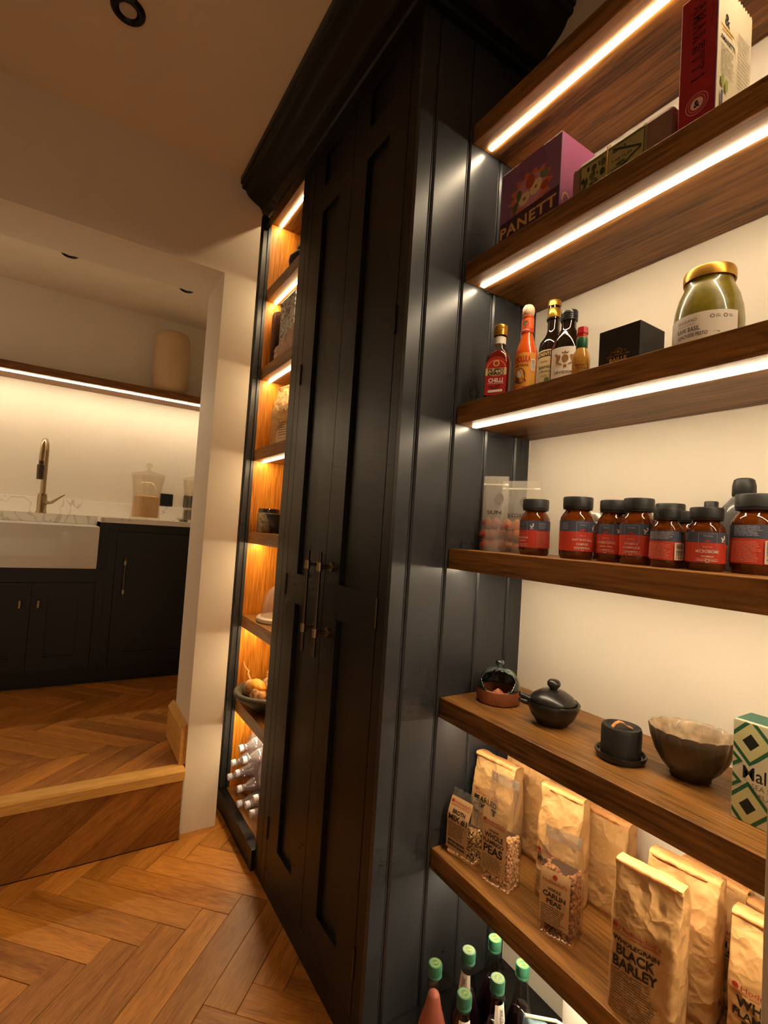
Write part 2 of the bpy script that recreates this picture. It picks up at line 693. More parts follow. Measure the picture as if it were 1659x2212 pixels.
def herringbone(parent, x0, x1, y0, y1, z, anchor, mat):
    c = math.sqrt(0.5)
    u0 = (anchor[0] - anchor[1]) * c - PL
    v0 = (anchor[0] + anchor[1]) * c - PW
    g = 0.0006
    full = [(-PL / 2 + g, -PW / 2 + g), (PL / 2 - g, -PW / 2 + g), (PL / 2 - g, PW / 2 - g), (-PL / 2 + g, PW / 2 - g)]
    shared = plank_mesh(full)
    shared.materials.append(MATS[mat])
    cnt = 0
    for i in range(-60, 60):
        for j in range(-8, 9):
            for kind in (0, 1):
                if kind == 0:
                    cu_, cv = PL / 2, PW / 2
                    ang = -PI / 4
                else:
                    cu_, cv = PL + PW / 2, PW - PL / 2
                    ang = PI / 4
                uu = u0 + cu_ + i * PW + j * PL
                vv = v0 + cv + i * PW - j * PL
                X = (uu + vv) * c; Y = (vv - uu) * c
                if not (x0 - 0.4 < X < x1 + 0.4 and y0 - 0.4 < Y < y1 + 0.4):
                    continue
                ca, sa = math.cos(ang), math.sin(ang)
                wp = [(X + a * ca - b * sa, Y + a * sa + b * ca) for a, b in full]
                cp = clip(wp, x0, x1, y0, y1)
                if not cp or area(cp) < 0.0012:
                    continue
                if area(cp) > 0.999 * area(wp):
                    me = shared
                else:
                    me = plank_mesh([((p[0] - X) * ca + (p[1] - Y) * sa, -(p[0] - X) * sa + (p[1] - Y) * ca) for p in cp])
                    me.materials.append(MATS[mat])
                o = bpy.data.objects.new('plank', me)
                COL.objects.link(o)
                o.parent = parent
                o.location = (X, Y, z + random.uniform(-0.0003, 0.0003))
                o.rotation_euler = (0, 0, ang)
                cnt += 1
    return cnt


herringbone(floor_a, -1.34, 0.71, -0.2, 2.079, 0.0, (0.338, 1.679), 'oak_plank')
herringbone(floor_a, 0.469, 0.70, 2.0795, 2.33, 0.0, (0.338, 1.679), 'oak_plank')
herringbone(floor_b, -0.6, 0.472, 2.146, 2.39, KF, (0.222, 2.448), 'oak_plank')
herringbone(floor_b, -1.0, 0.98, 2.3905, 3.5, KF, (0.222, 2.448), 'oak_plank')

# ---- the step: boarded riser and pine nosing
riser = obj('trim_riser', bx(-0.62, 0.466, 2.092, 2.11, 0.0, 0.232), 'subfloor')
struct(riser, 'oak riser of the step with slanting boards')
sl = 0.155
for k in range(-3, 13):
    xa = -0.85 + k * sl
    pts = [(xa, -0.02), (xa + sl - 0.001, -0.02), (xa + sl - 0.001 + 0.36, 0.26), (xa + 0.36, 0.26)]
    cp = clip(pts, -0.619, 0.465, 0.001, 0.231)
    if not cp or area(cp) < 0.0004:
        continue
    cx = xa + sl / 2 + 0.18; ang = math.atan2(0.28, 0.36)
    loc = [((p[0] - cx) * math.cos(ang) + (p[1] - 0.12) * math.sin(ang), -(p[0] - cx) * math.sin(ang) + (p[1] - 0.12) * math.cos(ang)) for p in cp]
    me = plank_mesh(loc, 0.010)
    me.materials.append(MATS['riser_plank'])
    o = bpy.data.objects.new('plank', me)
    COL.objects.link(o)
    o.parent = riser
    o.rotation_euler = (PI / 2, -ang, 0)
    o.rotation_mode = 'XYZ'
    o.matrix_local = Matrix.Translation((cx, 2.081, 0.12)) @ Matrix.Rotation(PI / 2, 4, 'X') @ Matrix.Rotation(ang, 4, 'Z')

nb = bmesh.new()
nos = [(2.072, 0.233), (2.144, 0.233), (2.144, 0.266), (2.138, 0.273), (2.078, 0.273), (2.072, 0.266)]
va = [nb.verts.new((-0.62, y, z)) for y, z in nos]
vb = [nb.verts.new((0.468, y, z)) for y, z in nos]
nb.faces.new(va); nb.faces.new(vb[::-1])
for i in range(len(nos)):
    j = (i + 1) % len(nos)
    nb.faces.new((va[i], vb[i], vb[j], va[j]))
struct(obj('trim_nosing', nb, 'pine_x'), 'pale pine nosing along the edge of the step')

# skirting on the jamb, moulded top
sk = [(0.475, 0.273), (0.452, 0.273), (0.452, 0.385), (0.457, 0.392), (0.450, 0.400), (0.450, 0.409), (0.456, 0.416), (0.462, 0.424), (0.468, 0.431), (0.475, 0.432)]
nb = bmesh.new()
va = [nb.verts.new((x, 2.122, z)) for x, z in sk]
vb = [nb.verts.new((x, 2.43, z)) for x, z in sk]
nb.faces.new(va); nb.faces.new(vb[::-1])
for i in range(len(sk)):
    j = (i + 1) % len(sk)
    nb.faces.new((va[i], vb[i], vb[j], va[j]))
struct(obj('baseboard_right', nb, 'pine_y'), 'unpainted moulded skirting board on the door jamb')

# post at the right edge of the view
post = obj('trim_post', bx(0.766, 0.822, 0.17, 0.2675, 0.0, CEIL - 0.001), 'post_paint', bevel=0.006)
struct(post, 'pale painted upright post at the right edge')


# ---- ceiling downlights
def downlight(x, y, label):
    t = thing('ceiling_downlight', label, 'downlight', (x, y, CEIL), 0, 'black ringed ceiling downlights')
    obj('trim_ring', lat([(0.026, -0.004), (0.030, -0.011), (0.040, -0.012), (0.046, -0.006), (0.047, 0.0), (0.024, 0.0), (0.026, -0.004)], 36), 'black_trim', t, True, True)
    obj('lens', lat([(0.0, -0.005), (0.0235, -0.005), (0.0235, -0.0005), (0.0, -0.0005)], 24), 'lens_frost', t, True)


downlight(0.034, 1.619, 'black ringed downlight in the ceiling over the passage')
downlight(-0.106, 3.345, 'black ringed kitchen downlight left of the vase')
downlight(0.528, 3.345, 'black ringed kitchen downlight near the right end of the opening')

# ================================================================== CABINETRY
FX = 0.668      # front plane of the tall cupboard

# ---- tall cupboard with two panelled doors and a boarded side
cup = thing('tall_cupboard', 'tall dark navy cupboard with two panelled doors and boarded side', 'cupboard', (0.9, 1.35, 0))
carc = bmesh.new()
box(carc, FX + 0.024, 1.127, 1.02, 1.72, 0.0, 2.725)
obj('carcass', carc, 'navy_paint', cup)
# boarded side: each board on its own
edges = [FX, 0.7155, 0.8325, 0.9495, 1.0665, 1.127]
for i in range(5):
    a, b = edges[i], edges[i + 1]
    bm = bmesh.new()
    g = 0.0036
    ch = 0.0045
    # board outline with chamfered long edges (seen from above)
    l = a + (g if i else 0); r = b - (g if i < 4 else 0)
    out = [(l, 1.016), (l, 1.0 + (ch if i else 0)), (l + (ch if i else 0), 1.0), (r - (ch if i < 4 else 0), 1.0), (r, 1.0 + (ch if i < 4 else 0)), (r, 1.016)]
    q = []
    for p in out:
        if not q or (abs(q[-1][0] - p[0]) + abs(q[-1][1] - p[1])) > 1e-6:
            q.append(p)
    lo = [bm.verts.new((x, y, 0.0)) for x, y in q]
    hi = [bm.verts.new((x, y, 2.725)) for x, y in q]
    bm.faces.new(lo[::-1]); bm.faces.new(hi)
    for k in range(len(q)):
        j = (k + 1) % len(q)
        bm.faces.new((lo[k], lo[j], hi[j], hi[k]))
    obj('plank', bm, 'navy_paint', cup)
# beads in the joints
for x in edges[1:5]:
    obj('bead', tb([(x - 0.0005, 1.0062, 0.0), (x - 0.0005, 1.0062, 2.72)], 0.0024, 10), 'navy_paint', cup, smooth=True)
# face frame
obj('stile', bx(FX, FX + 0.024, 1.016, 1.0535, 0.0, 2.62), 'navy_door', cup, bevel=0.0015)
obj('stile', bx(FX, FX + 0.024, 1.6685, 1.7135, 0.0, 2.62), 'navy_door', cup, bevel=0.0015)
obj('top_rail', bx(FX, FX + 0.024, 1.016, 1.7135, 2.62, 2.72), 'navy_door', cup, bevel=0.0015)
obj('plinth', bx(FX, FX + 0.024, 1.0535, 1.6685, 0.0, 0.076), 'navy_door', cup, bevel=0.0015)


def door(y0, y1, hy, label, hinge_y):
    st = 0.092
    z0, z1 = 0.0785, 2.6185
    d = bmesh.new()
    t = 0.022
    box(d, FX, FX + t, y0, y0 + st, z0, z1)
    box(d, FX, FX + t, y1 - st, y1, z0, z1)
    for a, b in ((z0, 0.178), (1.0, 1.10), (2.36, 2.457), (2.571, z1)):
        box(d, FX, FX + t, y0 + st, y1 - st, a, b)
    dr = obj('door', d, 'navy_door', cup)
    dr['label'] = label
    for a, b in ((0.178, 1.0), (1.10, 2.36), (2.457, 2.571)):
        obj('door_panel', bx(FX + 0.013, FX + 0.018, y0 + st, y1 - st, a, b), 'navy_door', dr)
    # knurled bar handle on two posts
    hx = 0.628
    bar = bmesh.new()
    tube(bar, [(hx, hy, 0.886), (hx, hy, 1.19)], 0.0062, 14)
    ho = obj('handle', bar, 'brass_dark', dr, smooth=True)
    ho['label'] = 'long slim knurled bar handle'
    for z in (0.955, 1.146):
        col = bmesh.new()
        for k in (-0.0085, 0.0, 0.0085):
            tube(col, [(hx, hy, z + k - 0.0038), (hx, hy, z + k + 0.0038)], 0.0092, 16)
        tube(col, [(hx, hy, z - 0.013), (hx, hy, z + 0.013)], 0.0080, 16)
        tube(col, [(hx, hy, z), (FX, hy, z)], 0.0048, 12)
        tube(col, [(FX - 0.004, hy, z), (FX, hy, z)], 0.014, 20)
        obj('handle_mount', col, 'brass', dr, smooth=True)
    for z in (0.21, 1.055, 1.805):
        obj('hinge', tb([(FX - 0.002, hinge_y, z - 0.037), (FX - 0.002, hinge_y, z + 0.037)], 0.0034, 10), 'brass_dark', dr, smooth=True)


door(1.0555, 1.3600, 1.318, 'right door with three recessed panels', 1.0545)
door(1.3625, 1.6665, 1.403, 'left door with three recessed panels', 1.6675)

# ---- open shelf unit next to it
ou = thing('open_shelf_unit', 'tall narrow open shelf unit lined in orange oak beside the doorway', 'shelf unit', (0.9, 2.0, 0))
obj('stile', bx(FX, FX + 0.022, 1.7145, 1.776, 0.0, 2.64), 'navy_door', ou, bevel=0.0015)
obj('stile', bx(FX, FX + 0.022, 2.258, 2.33, 0.0, 2.64), 'navy_paint', ou, bevel=0.0015)
obj('scribe_bead', tb([(FX - 0.001, 2.285, 0.0), (FX - 0.001, 2.285, 2.62)], 0.006, 10), 'navy_paint', ou, smooth=True)
obj('top_rail', bx(FX, FX + 0.022, 1.7145, 2.33, 2.64, 2.72), 'navy_door', ou, bevel=0.0015)
obj('plinth', bx(0.655, FX + 0.022, 1.776, 2.258, 0.0, 0.075), 'navy_door', ou, bevel=0.0015)
obj('reveal', bx(FX + 0.022, 0.703, 2.250, 2.27, 0.075, 2.70), 'navy_paint', ou)
obj('side_lining', bx(0.703, 1.11, 2.251, 2.27, 0.075, 2.70), 'oak_lining', ou)
obj('side_lining', bx(FX + 0.022, 1.11, 1.755, 1.775, 0.075, 2.70), 'oak_lining', ou)
obj('back_lining', bx(1.095, 1.11, 1.775, 2.251, 0.075, 2.70), 'oak_lining', ou)
obj('top_board', bx(FX + 0.022, 1.095, 1.775, 2.250, 2.672, 2.70), 'oak_shelf', ou)
obj('base_board', bx(FX + 0.022, 1.095, 1.775, 2.250, 0.03, 0.075), 'oak_shelf', ou)
obj('outer_side', bx(FX + 0.022, 1.127, 2.27, 2.33, 0.0, 2.72), 'navy_paint', ou)
lt = obj('led_strip', bx(0.740, 0.751, 1.785, 2.242, 2.6685, 2.6722), 'led_open', ou)
lt['label'] = 'glowing warm strip light'
OPEN_Z = [2.301, 1.927, 1.549, 1.171, 0.790, 0.413]
for z in OPEN_Z:
    s = obj('shelf', bx(0.702, 1.094, 1.7765, 2.2495, z, z + 0.052), 'oak_shelf', ou, bevel=0.0015)
    obj('led_strip', bx(0.740, 0.751, 1.785, 2.242, z - 0.0035, z + 0.0002), 'led_open', s)

# ---- cornice running along the front and round the boarded side
prof = [(0.0, 2.604), (0.024, 2.604), (0.030, 2.610), (0.056, 2.612), (0.058, 2.622), (0.070, 2.636), (0.092, 2.645), (0.112, 2.655), (0.126, 2.668), (0.134, 2.682), (0.148, 2.684), (0.151, 2.690), (0.151, 2.700), (0.158, 2.704), (0.158, CEIL - 0.002), (0.0, CEIL - 0.002)]
cn = bmesh.new()
stations = []
for off, z in prof:
    stations.append([cn.verts.new((FX - off, 2.109, z)), cn.verts.new((FX - off, 1.0 - off, z)), cn.verts.new((1.039, 1.0 - off, z))])
n = len(prof)
for i in range(n):
    j = (i + 1) % n
    for k in range(2):
        cn.faces.new((stations[i][k], stations[i][k + 1], stations[j][k + 1], stations[j][k]))
cn.faces.new([s[0] for s in stations]); cn.faces.new([s[2] for s in stations][::-1])
tag(obj('cornice', cn, 'navy_door', smooth=True), 'dark moulded cornice running along the top of the cupboards', 'cornice')

# ---- pantry shelves with strip lights let into the underside
PZ = [2.321, 1.939, 1.555, 1.175, 0.792, 0.413, 0.031]
plabels = ['topmost thick oak board above the boxes, lit underneath', 'thick oak shelf holding the cake box and biscuit box', 'thick oak shelf holding the sauce bottles and pesto jar',
           'thick oak shelf holding the amber supplement jars', 'thick oak shelf holding the black clay pots and bowl', 'thick oak shelf holding the paper bags of pulses', 'low dark board under the green capped bottles']
for i, z in enumerate(PZ):
    x0 = 0.8435 if i < 6 else 0.68
    ya = -0.3 if i < 6 else 0.285
    t = thing('floating_shelf', plabels[i], 'shelf', (0.98, 0.35, z), 0, 'thick oak pantry shelves')
    b = obj('board', bx(x0, 1.1275, ya, 0.9995, z, z + 0.052), 'oak_shelf' if i < 6 else 'navy_door', t, bevel=0.0016)
    if i < 6:
        obj('led_strip', bx(0.888, 0.900, -0.29, 0.985, z - 0.0035, z + 0.0002), 'led_pantry', t)
# far end of the pantry recess, beyond the frame
ep = thing('end_panel', 'dark boarded end panel closing the pantry recess', 'panel', (0.9, -0.31, 0))
for i in range(5):
    a, b = edges[i], edges[i + 1]
    obj('plank', bx(a + 0.001, b - 0.001, -0.318, -0.302, 0.0, 2.72), 'navy_paint', ep)

# ================================================================== KITCHEN BEYOND THE OPENING
KY = 3.35
ks = thing('kitchen_shelf', 'long oak wall shelf in the kitchen lit along its underside', 'shelf', (0, 3.85, 2.096))
obj('board', bx(-1.3, 1.29, 3.72, 3.979, 2.096, 2.145), 'oak_shelf_kitchen', ks, bevel=0.002)
obj('led_strip', bx(-1.28, 1.28, 3.776, 3.788, 2.0925, 2.0962), 'led_kitchen', ks)

vs_ = thing('vase', 'tall pale cylindrical vase on the kitchen wall shelf', 'vase', (0.545, 3.848, 2.145))
vp = [(0.0, 0.0), (0.085, 0.0), (0.105, 0.012), (0.114, 0.05)]
for k in range(13):
    z = 0.06 + k * 0.027
    vp += [(0.1145 + 0.004 * math.sin(k / 12 * PI), z), (0.1165 + 0.004 * math.sin(k / 12 * PI), z + 0.0135)]
vp += [(0.108, 0.425), (0.094, 0.444), (0.078, 0.45), (0.06, 0.446), (0.058, 0.40), (0.0, 0.40)]
flat('vase_clay', (206, 176, 138), 0.7, noise=0.05, nscale=30, bump=0.2)
obj('body', lat(vp, 48), 'vase_clay', vs_, True, 'all')

wt = thing('kitchen_worktop', 'white veined stone worktop with low upstand behind the sink', 'worktop', (0.3, 3.7, 1.212))
obj('slab', bx((0.164, 1.3, 3.33, 3.979, 1.212, 1.242), (-0.62, 0.164, 3.712, 3.979, 1.187, 1.242), (-1.34, -0.62, 3.33, 3.979, 1.212, 1.242)), 'marble', wt)
obj('upstand', bx(-1.34, 1.3, 3.96, 3.979, 1.242, 1.345), 'marble', wt, bevel=0.002)

# butler sink
sk_ = bmesh.new()
box(sk_, -0.61, 0.162, 3.29, 3.33, 0.942, 1.186)
box(sk_, -0.61, 0.162, 3.665, 3.71, 0.942, 1.186)
box(sk_, -0.61, -0.57, 3.33, 3.665, 0.942, 1.186)
box(sk_, 0.122, 0.162, 3.33, 3.665, 0.942, 1.186)
box(sk_, -0.57, 0.122, 3.33, 3.665, 0.942, 0.975)
snk = thing('butler_sink', 'deep white ceramic butler sink set in dark cabinets', 'sink', (-0.22, 3.5, 0.942))
bs = bmesh.new()
out = [(-0.61, 3.29), (0.162, 3.29), (0.162, 3.71), (-0.61, 3.71)]
inn = [(-0.575, 3.325), (0.127, 3.325), (0.127, 3.675), (-0.575, 3.675)]
v0 = [bs.verts.new((*p, 0.942)) for p in out]; v1 = [bs.verts.new((*p, 1.186)) for p in out]
v2 = [bs.verts.new((*p, 1.186)) for p in inn]; v3 = [bs.verts.new((*p, 0.975)) for p in inn]
bs.faces.new(v0[::-1]); bs.faces.new(v3)
for i in range(4):
    j = (i + 1) % 4
    bs.faces.new((v0[i], v0[j], v1[j], v1[i])); bs.faces.new((v1[i], v1[j], v2[j], v2[i])); bs.faces.new((v2[i], v2[j], v3[j], v3[i]))
obj('basin', bs, 'ceramic_white', snk, smooth=True, bevel=0.006)
sk_.free()

# tap
tp = thing('kitchen_tap', 'brushed brass pull-down kitchen tap with arched neck', 'tap', (-0.143, 3.76, 1.2421))
b = bmesh.new()
lathe(b, [(0.0, 0.0), (0.029, 0.0), (0.029, 0.008), (0.026, 0.012), (0.026, 0.10), (0.022, 0.12), (0.0, 0.12)], 24)
obj('base', b, 'nickel', tp, True, True)
pts = [(0, 0, 0.11), (0, 0, 0.34)]
for k in range(1, 11):
    a = k / 10 * PI
    pts.append((-0.012 * (1 - math.cos(a)) / 2, -0.085 + 0.085 * math.cos(a), 0.36 + 0.085 * math.sin(a)))
pts.append((-0.014, -0.172, 0.31))
obj('neck', tb(pts, 0.015, 14), 'nickel', tp, True, True)
obj('spray_head', tb([(-0.014, -0.172, 0.315), (-0.014, -0.173, 0.29), (-0.014, -0.174, 0.285), (-0.014, -0.176, 0.20)], [0.013, 0.013, 0.020, 0.018], 14), 'brass_dark', tp, True, True)
obj('lever', tb([(0.02, -0.01, 0.065), (0.05, -0.02, 0.07), (0.115, -0.035, 0.125)], [0.012, 0.011, 0.006], 10), 'nickel', tp, True, True)


# glass storage jars
def storage_jar(x, y, s, fill, fcol, label):
    t = thing('glass_storage_jar', label, 'jar', (x, y, 1.242), 0, 'lidded glass jars on the worktop')
    obj('glass_body', lat([(0.0, 0.002), (0.088 * s, 0.002), (0.094 * s, 0.01), (0.090 * s, 0.03), (0.086 * s, 0.12), (0.088 * s, 0.18), (0.102 * s, 0.27), (0.105 * s, 0.30), (0.098 * s, 0.302), (0.083 * s, 0.19), (0.082 * s, 0.02), (0.0, 0.012)], 40), 'clear_glass', t, True, 'all')
    obj('contents', lat([(0.0, 0.014), (0.080 * s, 0.014), (0.080 * s, fill), (0.05 * s, fill + 0.008), (0.0, fill + 0.004)], 32), fcol, t, True, True)
    obj('lid', lat([(0.100 * s, 0.304), (0.107 * s, 0.306), (0.104 * s, 0.314), (0.05 * s, 0.326), (0.014 * s, 0.334), (0.010, 0.35), (0.022, 0.365), (0.018, 0.385), (0.0, 0.39)], 36), 'clear_glass', t, True, 'all')


glass('clear_glass', (249, 246, 240), 0.03)
flat('oat_flour', (216, 176, 122), 0.85, noise=0.15, nscale=80, bump=0.4)
flat('grey_grain', (120, 112, 100), 0.85, noise=0.3, nscale=120, bump=0.4)
storage_jar(0.447, 3.75, 1.0, 0.155, 'oat_flour', 'lidded glass jar half full of pale flour on the worktop')
storage_jar(0.765, 3.76, 0.86, 0.085, 'grey_grain', 'glass jar half hidden by the door jamb on the worktop')
flat('silver_dish', (190, 180, 166), 0.3, metal=1.0)
tag(obj('trinket_dish', lat([(0.0, 1.243), (0.022, 1.243), (0.04, 1.262), (0.036, 1.262), (0.018, 1.249), (0.0, 1.249)], 24, ox=0.635, oy=3.42), 'silver_dish', smooth=True), 'small silvery dish at the worktop edge by the jamb', 'dish')


def socket(x, label):
    t = thing('wall_socket', label, 'socket', (x, 3.98, 1.396), 0, 'black sockets on the kitchen wall')
    obj('face_plate', bx(-0.045, 0.045, -0.010, -0.0002, -0.045, 0.045), 'socket_black', t, True, bevel=0.003)
    for dx in (-0.02, 0.02):
        obj('rocker', bx(dx - 0.006, dx + 0.006, -0.013, -0.0095, 0.015, 0.032), 'socket_black', t, True)


socket(0.606, 'square black wall socket right of the flour jar')
socket(0.772, 'black wall socket behind the half hidden glass jar')

# base cabinets
def kitchen_door(parent, x0, x1, z0, z1, y=KY):
    st = 0.075
    bm = bx((x0, x0 + st, y - 0.02, y, z0, z1), (x1 - st, x1, y - 0.02, y, z0, z1), (x0 + st, x1 - st, y - 0.02, y, z0, z0 + st), (x0 + st, x1 - st, y - 0.02, y, z1 - st, z1))
    d = obj('door', bm, 'navy_door', parent)
    obj('door_panel', bx(x0 + st, x1 - st, y - 0.009, y - 0.003, z0 + st, z1 - st), 'navy_door', d)
    return d


su = thing('sink_cabinet', 'dark base cabinet under the sink with two knobbed doors', 'cabinet', (-0.22, 3.6, KF))
obj('carcass', bx(-0.62, 0.21, KY, 3.958, KF + 0.10, 0.94), 'navy_door', su)
obj('apron_rail', bx(-0.62, 0.21, KY - 0.019, KY - 0.0005, 0.862, 0.940), 'navy_door', su)
obj('upright', bx(0.166, 0.21, KY - 0.019, KY - 0.0005, 0.942, 1.21), 'navy_door', su)
obj('upright', bx(0.166, 0.21, KY - 0.019, KY - 0.0005, KF + 0.1, 0.861), 'navy_door', su)
obj('plinth', bx(-0.62, 0.21, KY + 0.03, KY + 0.05, KF, KF + 0.10), 'navy_door', su)
for x0, x1, kx in ((-0.615, -0.137, -0.181), (-0.134, 0.163, -0.098)):
    d = kitchen_door(su, x0, x1, KF + 0.105, 0.858)
    kb = bmesh.new()
    tube(kb, [(kx, KY - 0.02, 0.745), (kx, KY - 0.045, 0.745)], 0.006, 12)
    tube(kb, [(kx, KY - 0.045, 0.725), (kx, KY - 0.045, 0.765)], 0.007, 12)
    obj('knob', kb, 'brass', d, smooth=True)
ru = thing('base_cabinet', 'dark base cabinet with a long bar handle right of the sink', 'cabinet', (0.6, 3.6, KF))
obj('carcass', bx(0.2105, 1.29, KY, 3.958, KF + 0.10, 1.211), 'navy_door', ru)
obj('top_rail', bx(0.2105, 1.29, KY - 0.019, KY - 0.0005, 1.165, 1.2115), 'navy_door', ru)
obj('upright', bx(0.2105, 0.255, KY - 0.019, KY - 0.0005, KF + 0.1, 1.164), 'navy_door', ru)
obj('plinth', bx(0.2105, 1.29, KY + 0.03, KY + 0.05, KF, KF + 0.10), 'navy_door', ru)
d = kitchen_door(ru, 0.259, 0.76, KF + 0.105, 1.16)
obj('handle', tb([(0.309, KY - 0.055, 0.775), (0.309, KY - 0.055, 1.015)], 0.006, 12), 'brass_dark', d, smooth=True)
for z in (0.81, 0.98):
    kb = bmesh.new()
    tube(kb, [(0.309, KY - 0.055, z), (0.309, KY - 0.0195, z)], 0.005, 10)
    tube(kb, [(0.309, KY - 0.055, z - 0.012), (0.309, KY - 0.055, z + 0.012)], 0.009, 12)
    obj('handle_mount', kb, 'brass', d, smooth=True)
lu = thing('base_cabinet', 'dark base cabinet left of the sink', 'cabinet', (-1.0, 3.6, KF))
obj('carcass', bx(-1.34, -0.6205, KY, 3.958, KF + 0.10, 1.211), 'navy_door', lu)
kitchen_door(lu, -1.33, -0.63, KF + 0.105, 1.16)
obj('plinth', bx(-1.34, -0.6205, KY + 0.03, KY + 0.05, KF, KF + 0.10), 'navy_door', lu)

# ================================================================== THINGS ON THE PANTRY SHELVES
T1, T2, T3, T4, T5, T6 = 1.991, 1.607, 1.227, 0.844, 0.465, 0.083
GOLD = (214, 168, 84)


def facebox(name, label, cat, x, y0, y1, z, h, depth, mat, group=None):
    """carton standing with its front parallel to the shelf edge; local frame: X width, -Y front"""
    w = y1 - y0
    t = thing(name, label, cat, (x + depth / 2, (y0 + y1) / 2, z), SHELF_FACE, group)
    obj('carton', bx(-w / 2, w / 2, -depth / 2, depth / 2, 0, h), mat, t, True, bevel=0.0012)
    return t, w / 2, depth / 2


# ---- panettone box
flat('plum_card', (138, 92, 126), 0.42)
flat('pink_card', (160, 84, 128), 0.45)
t, hw, hd = facebox('cake_box', 'purple cake box with gold lettering on the top shelf', 'box', 0.868, 0.722, 0.905, T1, 0.194, 0.16, 'plum_card')
k = Ink(front(-hd))
PU = (72, 42, 62)
k.poly([(-hw + .001, .012), (hw - .001, .012), (hw - .001, .070), (-hw + .001, .062)], PU)
star = []
for i in range(28):
    a = 2 * PI * i / 28
    r = 0.060 if i % 2 == 0 else 0.044
    star.append((0.004 + 1.15 * r * math.cos(a), 0.100 + r * math.sin(a)))
star = [(u, max(v, 0.067)) for u, v in star]
kk = Ink(front(-hd, 0.0004))
kk.poly(star, (202, 112, 78))
kk.disc(0.004, 0.104, 0.046, (196, 136, 160), 0.037)
kk.poly([(-.03, .193), (.04, .193), (.055, .150), (-.04, .155)], (132, 84, 124))
for i in range(9):
    u = -hw + (i + .5) * 2 * hw / 9
    kk.poly([(u - .009, .001), (u + .009, .001), (u, .010)], (196, 110, 110))
    kk.rect(u - .0102, u + .0102, .0, .0009, (150, 46, 52))
kk.rect(-hw + .001, hw - .001, .010, .0118, (150, 46, 52))
kk.build(t, 'printed_art')
k.disc(-.012, .092, .017, (222, 196, 152), .015, rot=.5); k.disc(.022, .104, .019, (226, 202, 160), .016, rot=.7)
k.disc(-.012, .092, .005, (150, 110, 70)); k.disc(.022, .104, .004, (150, 110, 70))
k.disc(.004, .126, .014, (168, 70, 44), .017); k.disc(-.040, .084, .013, (92, 102, 66), .008, rot=1.2); k.disc(.045, .122, .014, (112, 120, 92), .009, rot=-.6)
k.disc(-.030, .108, .008, (92, 102, 66), .014); k.disc(.048, .094, .012, (168, 70, 44), .010)
k.text('PANETT', -.002, .0385, 2 * hw - .012, .028, GOLD, .025, .03, 1.1)
k.build(t)
k = Ink(side_r(hw))
k.rect(-hd + .001, hd - .001, .001, .193, (160, 84, 128))
k.build(t, 'side_print')
k = Ink(side_r(hw, .0011))
k.ring(-hd + .020, .042, .0095, .0128, GOLD, asp=1.35)
k.build(t)

# ---- wrapped olive-green parcel
flat('parcel_paper', (140, 106, 92), 0.6, noise=0.1, nscale=30, bump=0.15)
flat('parcel_sleeve', (164, 156, 98), 0.55, noise=0.12, nscale=40)
t = thing('wrapped_parcel', 'long brown paper parcel with olive printed sleeve beside the cake box', 'parcel', (0.93, 0.588, T1), SHELF_FACE)
obj('paper_wrap', bx(-.110, .108, -.054, .054, 0, .090), 'parcel_paper', t, True, bevel=0.010)
obj('sleeve', bx(-.094, .062, -.0552, .0552, -.0, .0915), 'parcel_sleeve', t, True, bevel=0.0102)
k = Ink(front(-.0552))
DK = (52, 50, 34)
k.frame(-.086, .056, .012, .078, .0018, DK)
for i in range(26):
    u = random.uniform(-.080, -.030); v = random.uniform(.016, .068)
    k.disc(u, v, random.uniform(.002, .006), random.choice([DK, (74, 72, 48), (96, 92, 58)]), random.uniform(.003, .010), 8)
k.poly([(-.010, .074), (.050, .048), (.050, .044), (-.010, .070)], DK)
k.poly([(-.010, .020), (.050, .046), (.050, .042), (-.010, .016)], DK)
k.rect(-.016, .034, .040, .051, (168, 160, 104))
k.text('TARTUFI', .009, .0455, .044, .006, DK, .02)
k.text('ANTICA', .004, .066, .030, .007, DK, .02)
k.text('BOTTEGA', .006, .028, .036, .005, DK, .02)
k.disc(.008, .035, .010, (86, 82, 52), .003)
for u in (.0565, .0595):
    k.rect(u, u + .0012, .008, .082, (176, 168, 116))
k.build(t)
tw = bmesh.new()
tube(tw, [(-.022, -.057, .002), (-.022, -.057, .086), (-.022, -.05, .0935), (-.022, .05, .0935), (-.022, .057, .086), (-.022, .057, .002)], .0012, 6)
obj('twine', tw, 'pine_x', t, True)

# ---- amaretti box
flat('amaretti_red', (158, 26, 40), 0.42)
t, hw, hd = facebox('biscuit_box', 'tall red and cream biscuit box at the right of the top shelf', 'box', 0.868, 0.407, 0.467, T1, 0.256, 0.128, 'amaretti_red')
k = Ink(front(-hd))
BK = (36, 12, 18)
for i, ch in enumerate('AMARETTI'):
    v = .226 - i * .0185
    k.text(ch, .001, v, .0145 if ch != 'I' else .004, .020, BK, .045, -PI / 2)
k2 = Ink(front(-hd, .0010))
for i, ch in enumerate('AMARETTI'):
    v = .226 - i * .0185
    k2.text(ch, .001, v, .0125 if ch != 'I' else .0022, .018, (150, 30, 44), -.005, -PI / 2)
k2.build(t, 'lettering_inlay')
k.build(t)
k = Ink(front(-hd, .0011)); k.disc(.002, .048, .0190, (214, 150, 150)); k.disc(.002, .048, .0176, (158, 26, 40)); k.disc(.002, .048, .0150, (190, 96, 100)); k.disc(.002, .048, .0125, (158, 26, 40)); k.disc(.002, .048, .0105, (226, 190, 178)); k.text('&', .002, .048, .010, .013, BK, .04); k.build(t, 'emblem')
k = Ink(side_r(hw))
k.rect(-hd + .001, hd - .001, .001, .255, (226, 214, 184))
k.rect(-hd, -hd + .003, .0, .256, (70, 74, 110))
k.build(t, 'side_print')
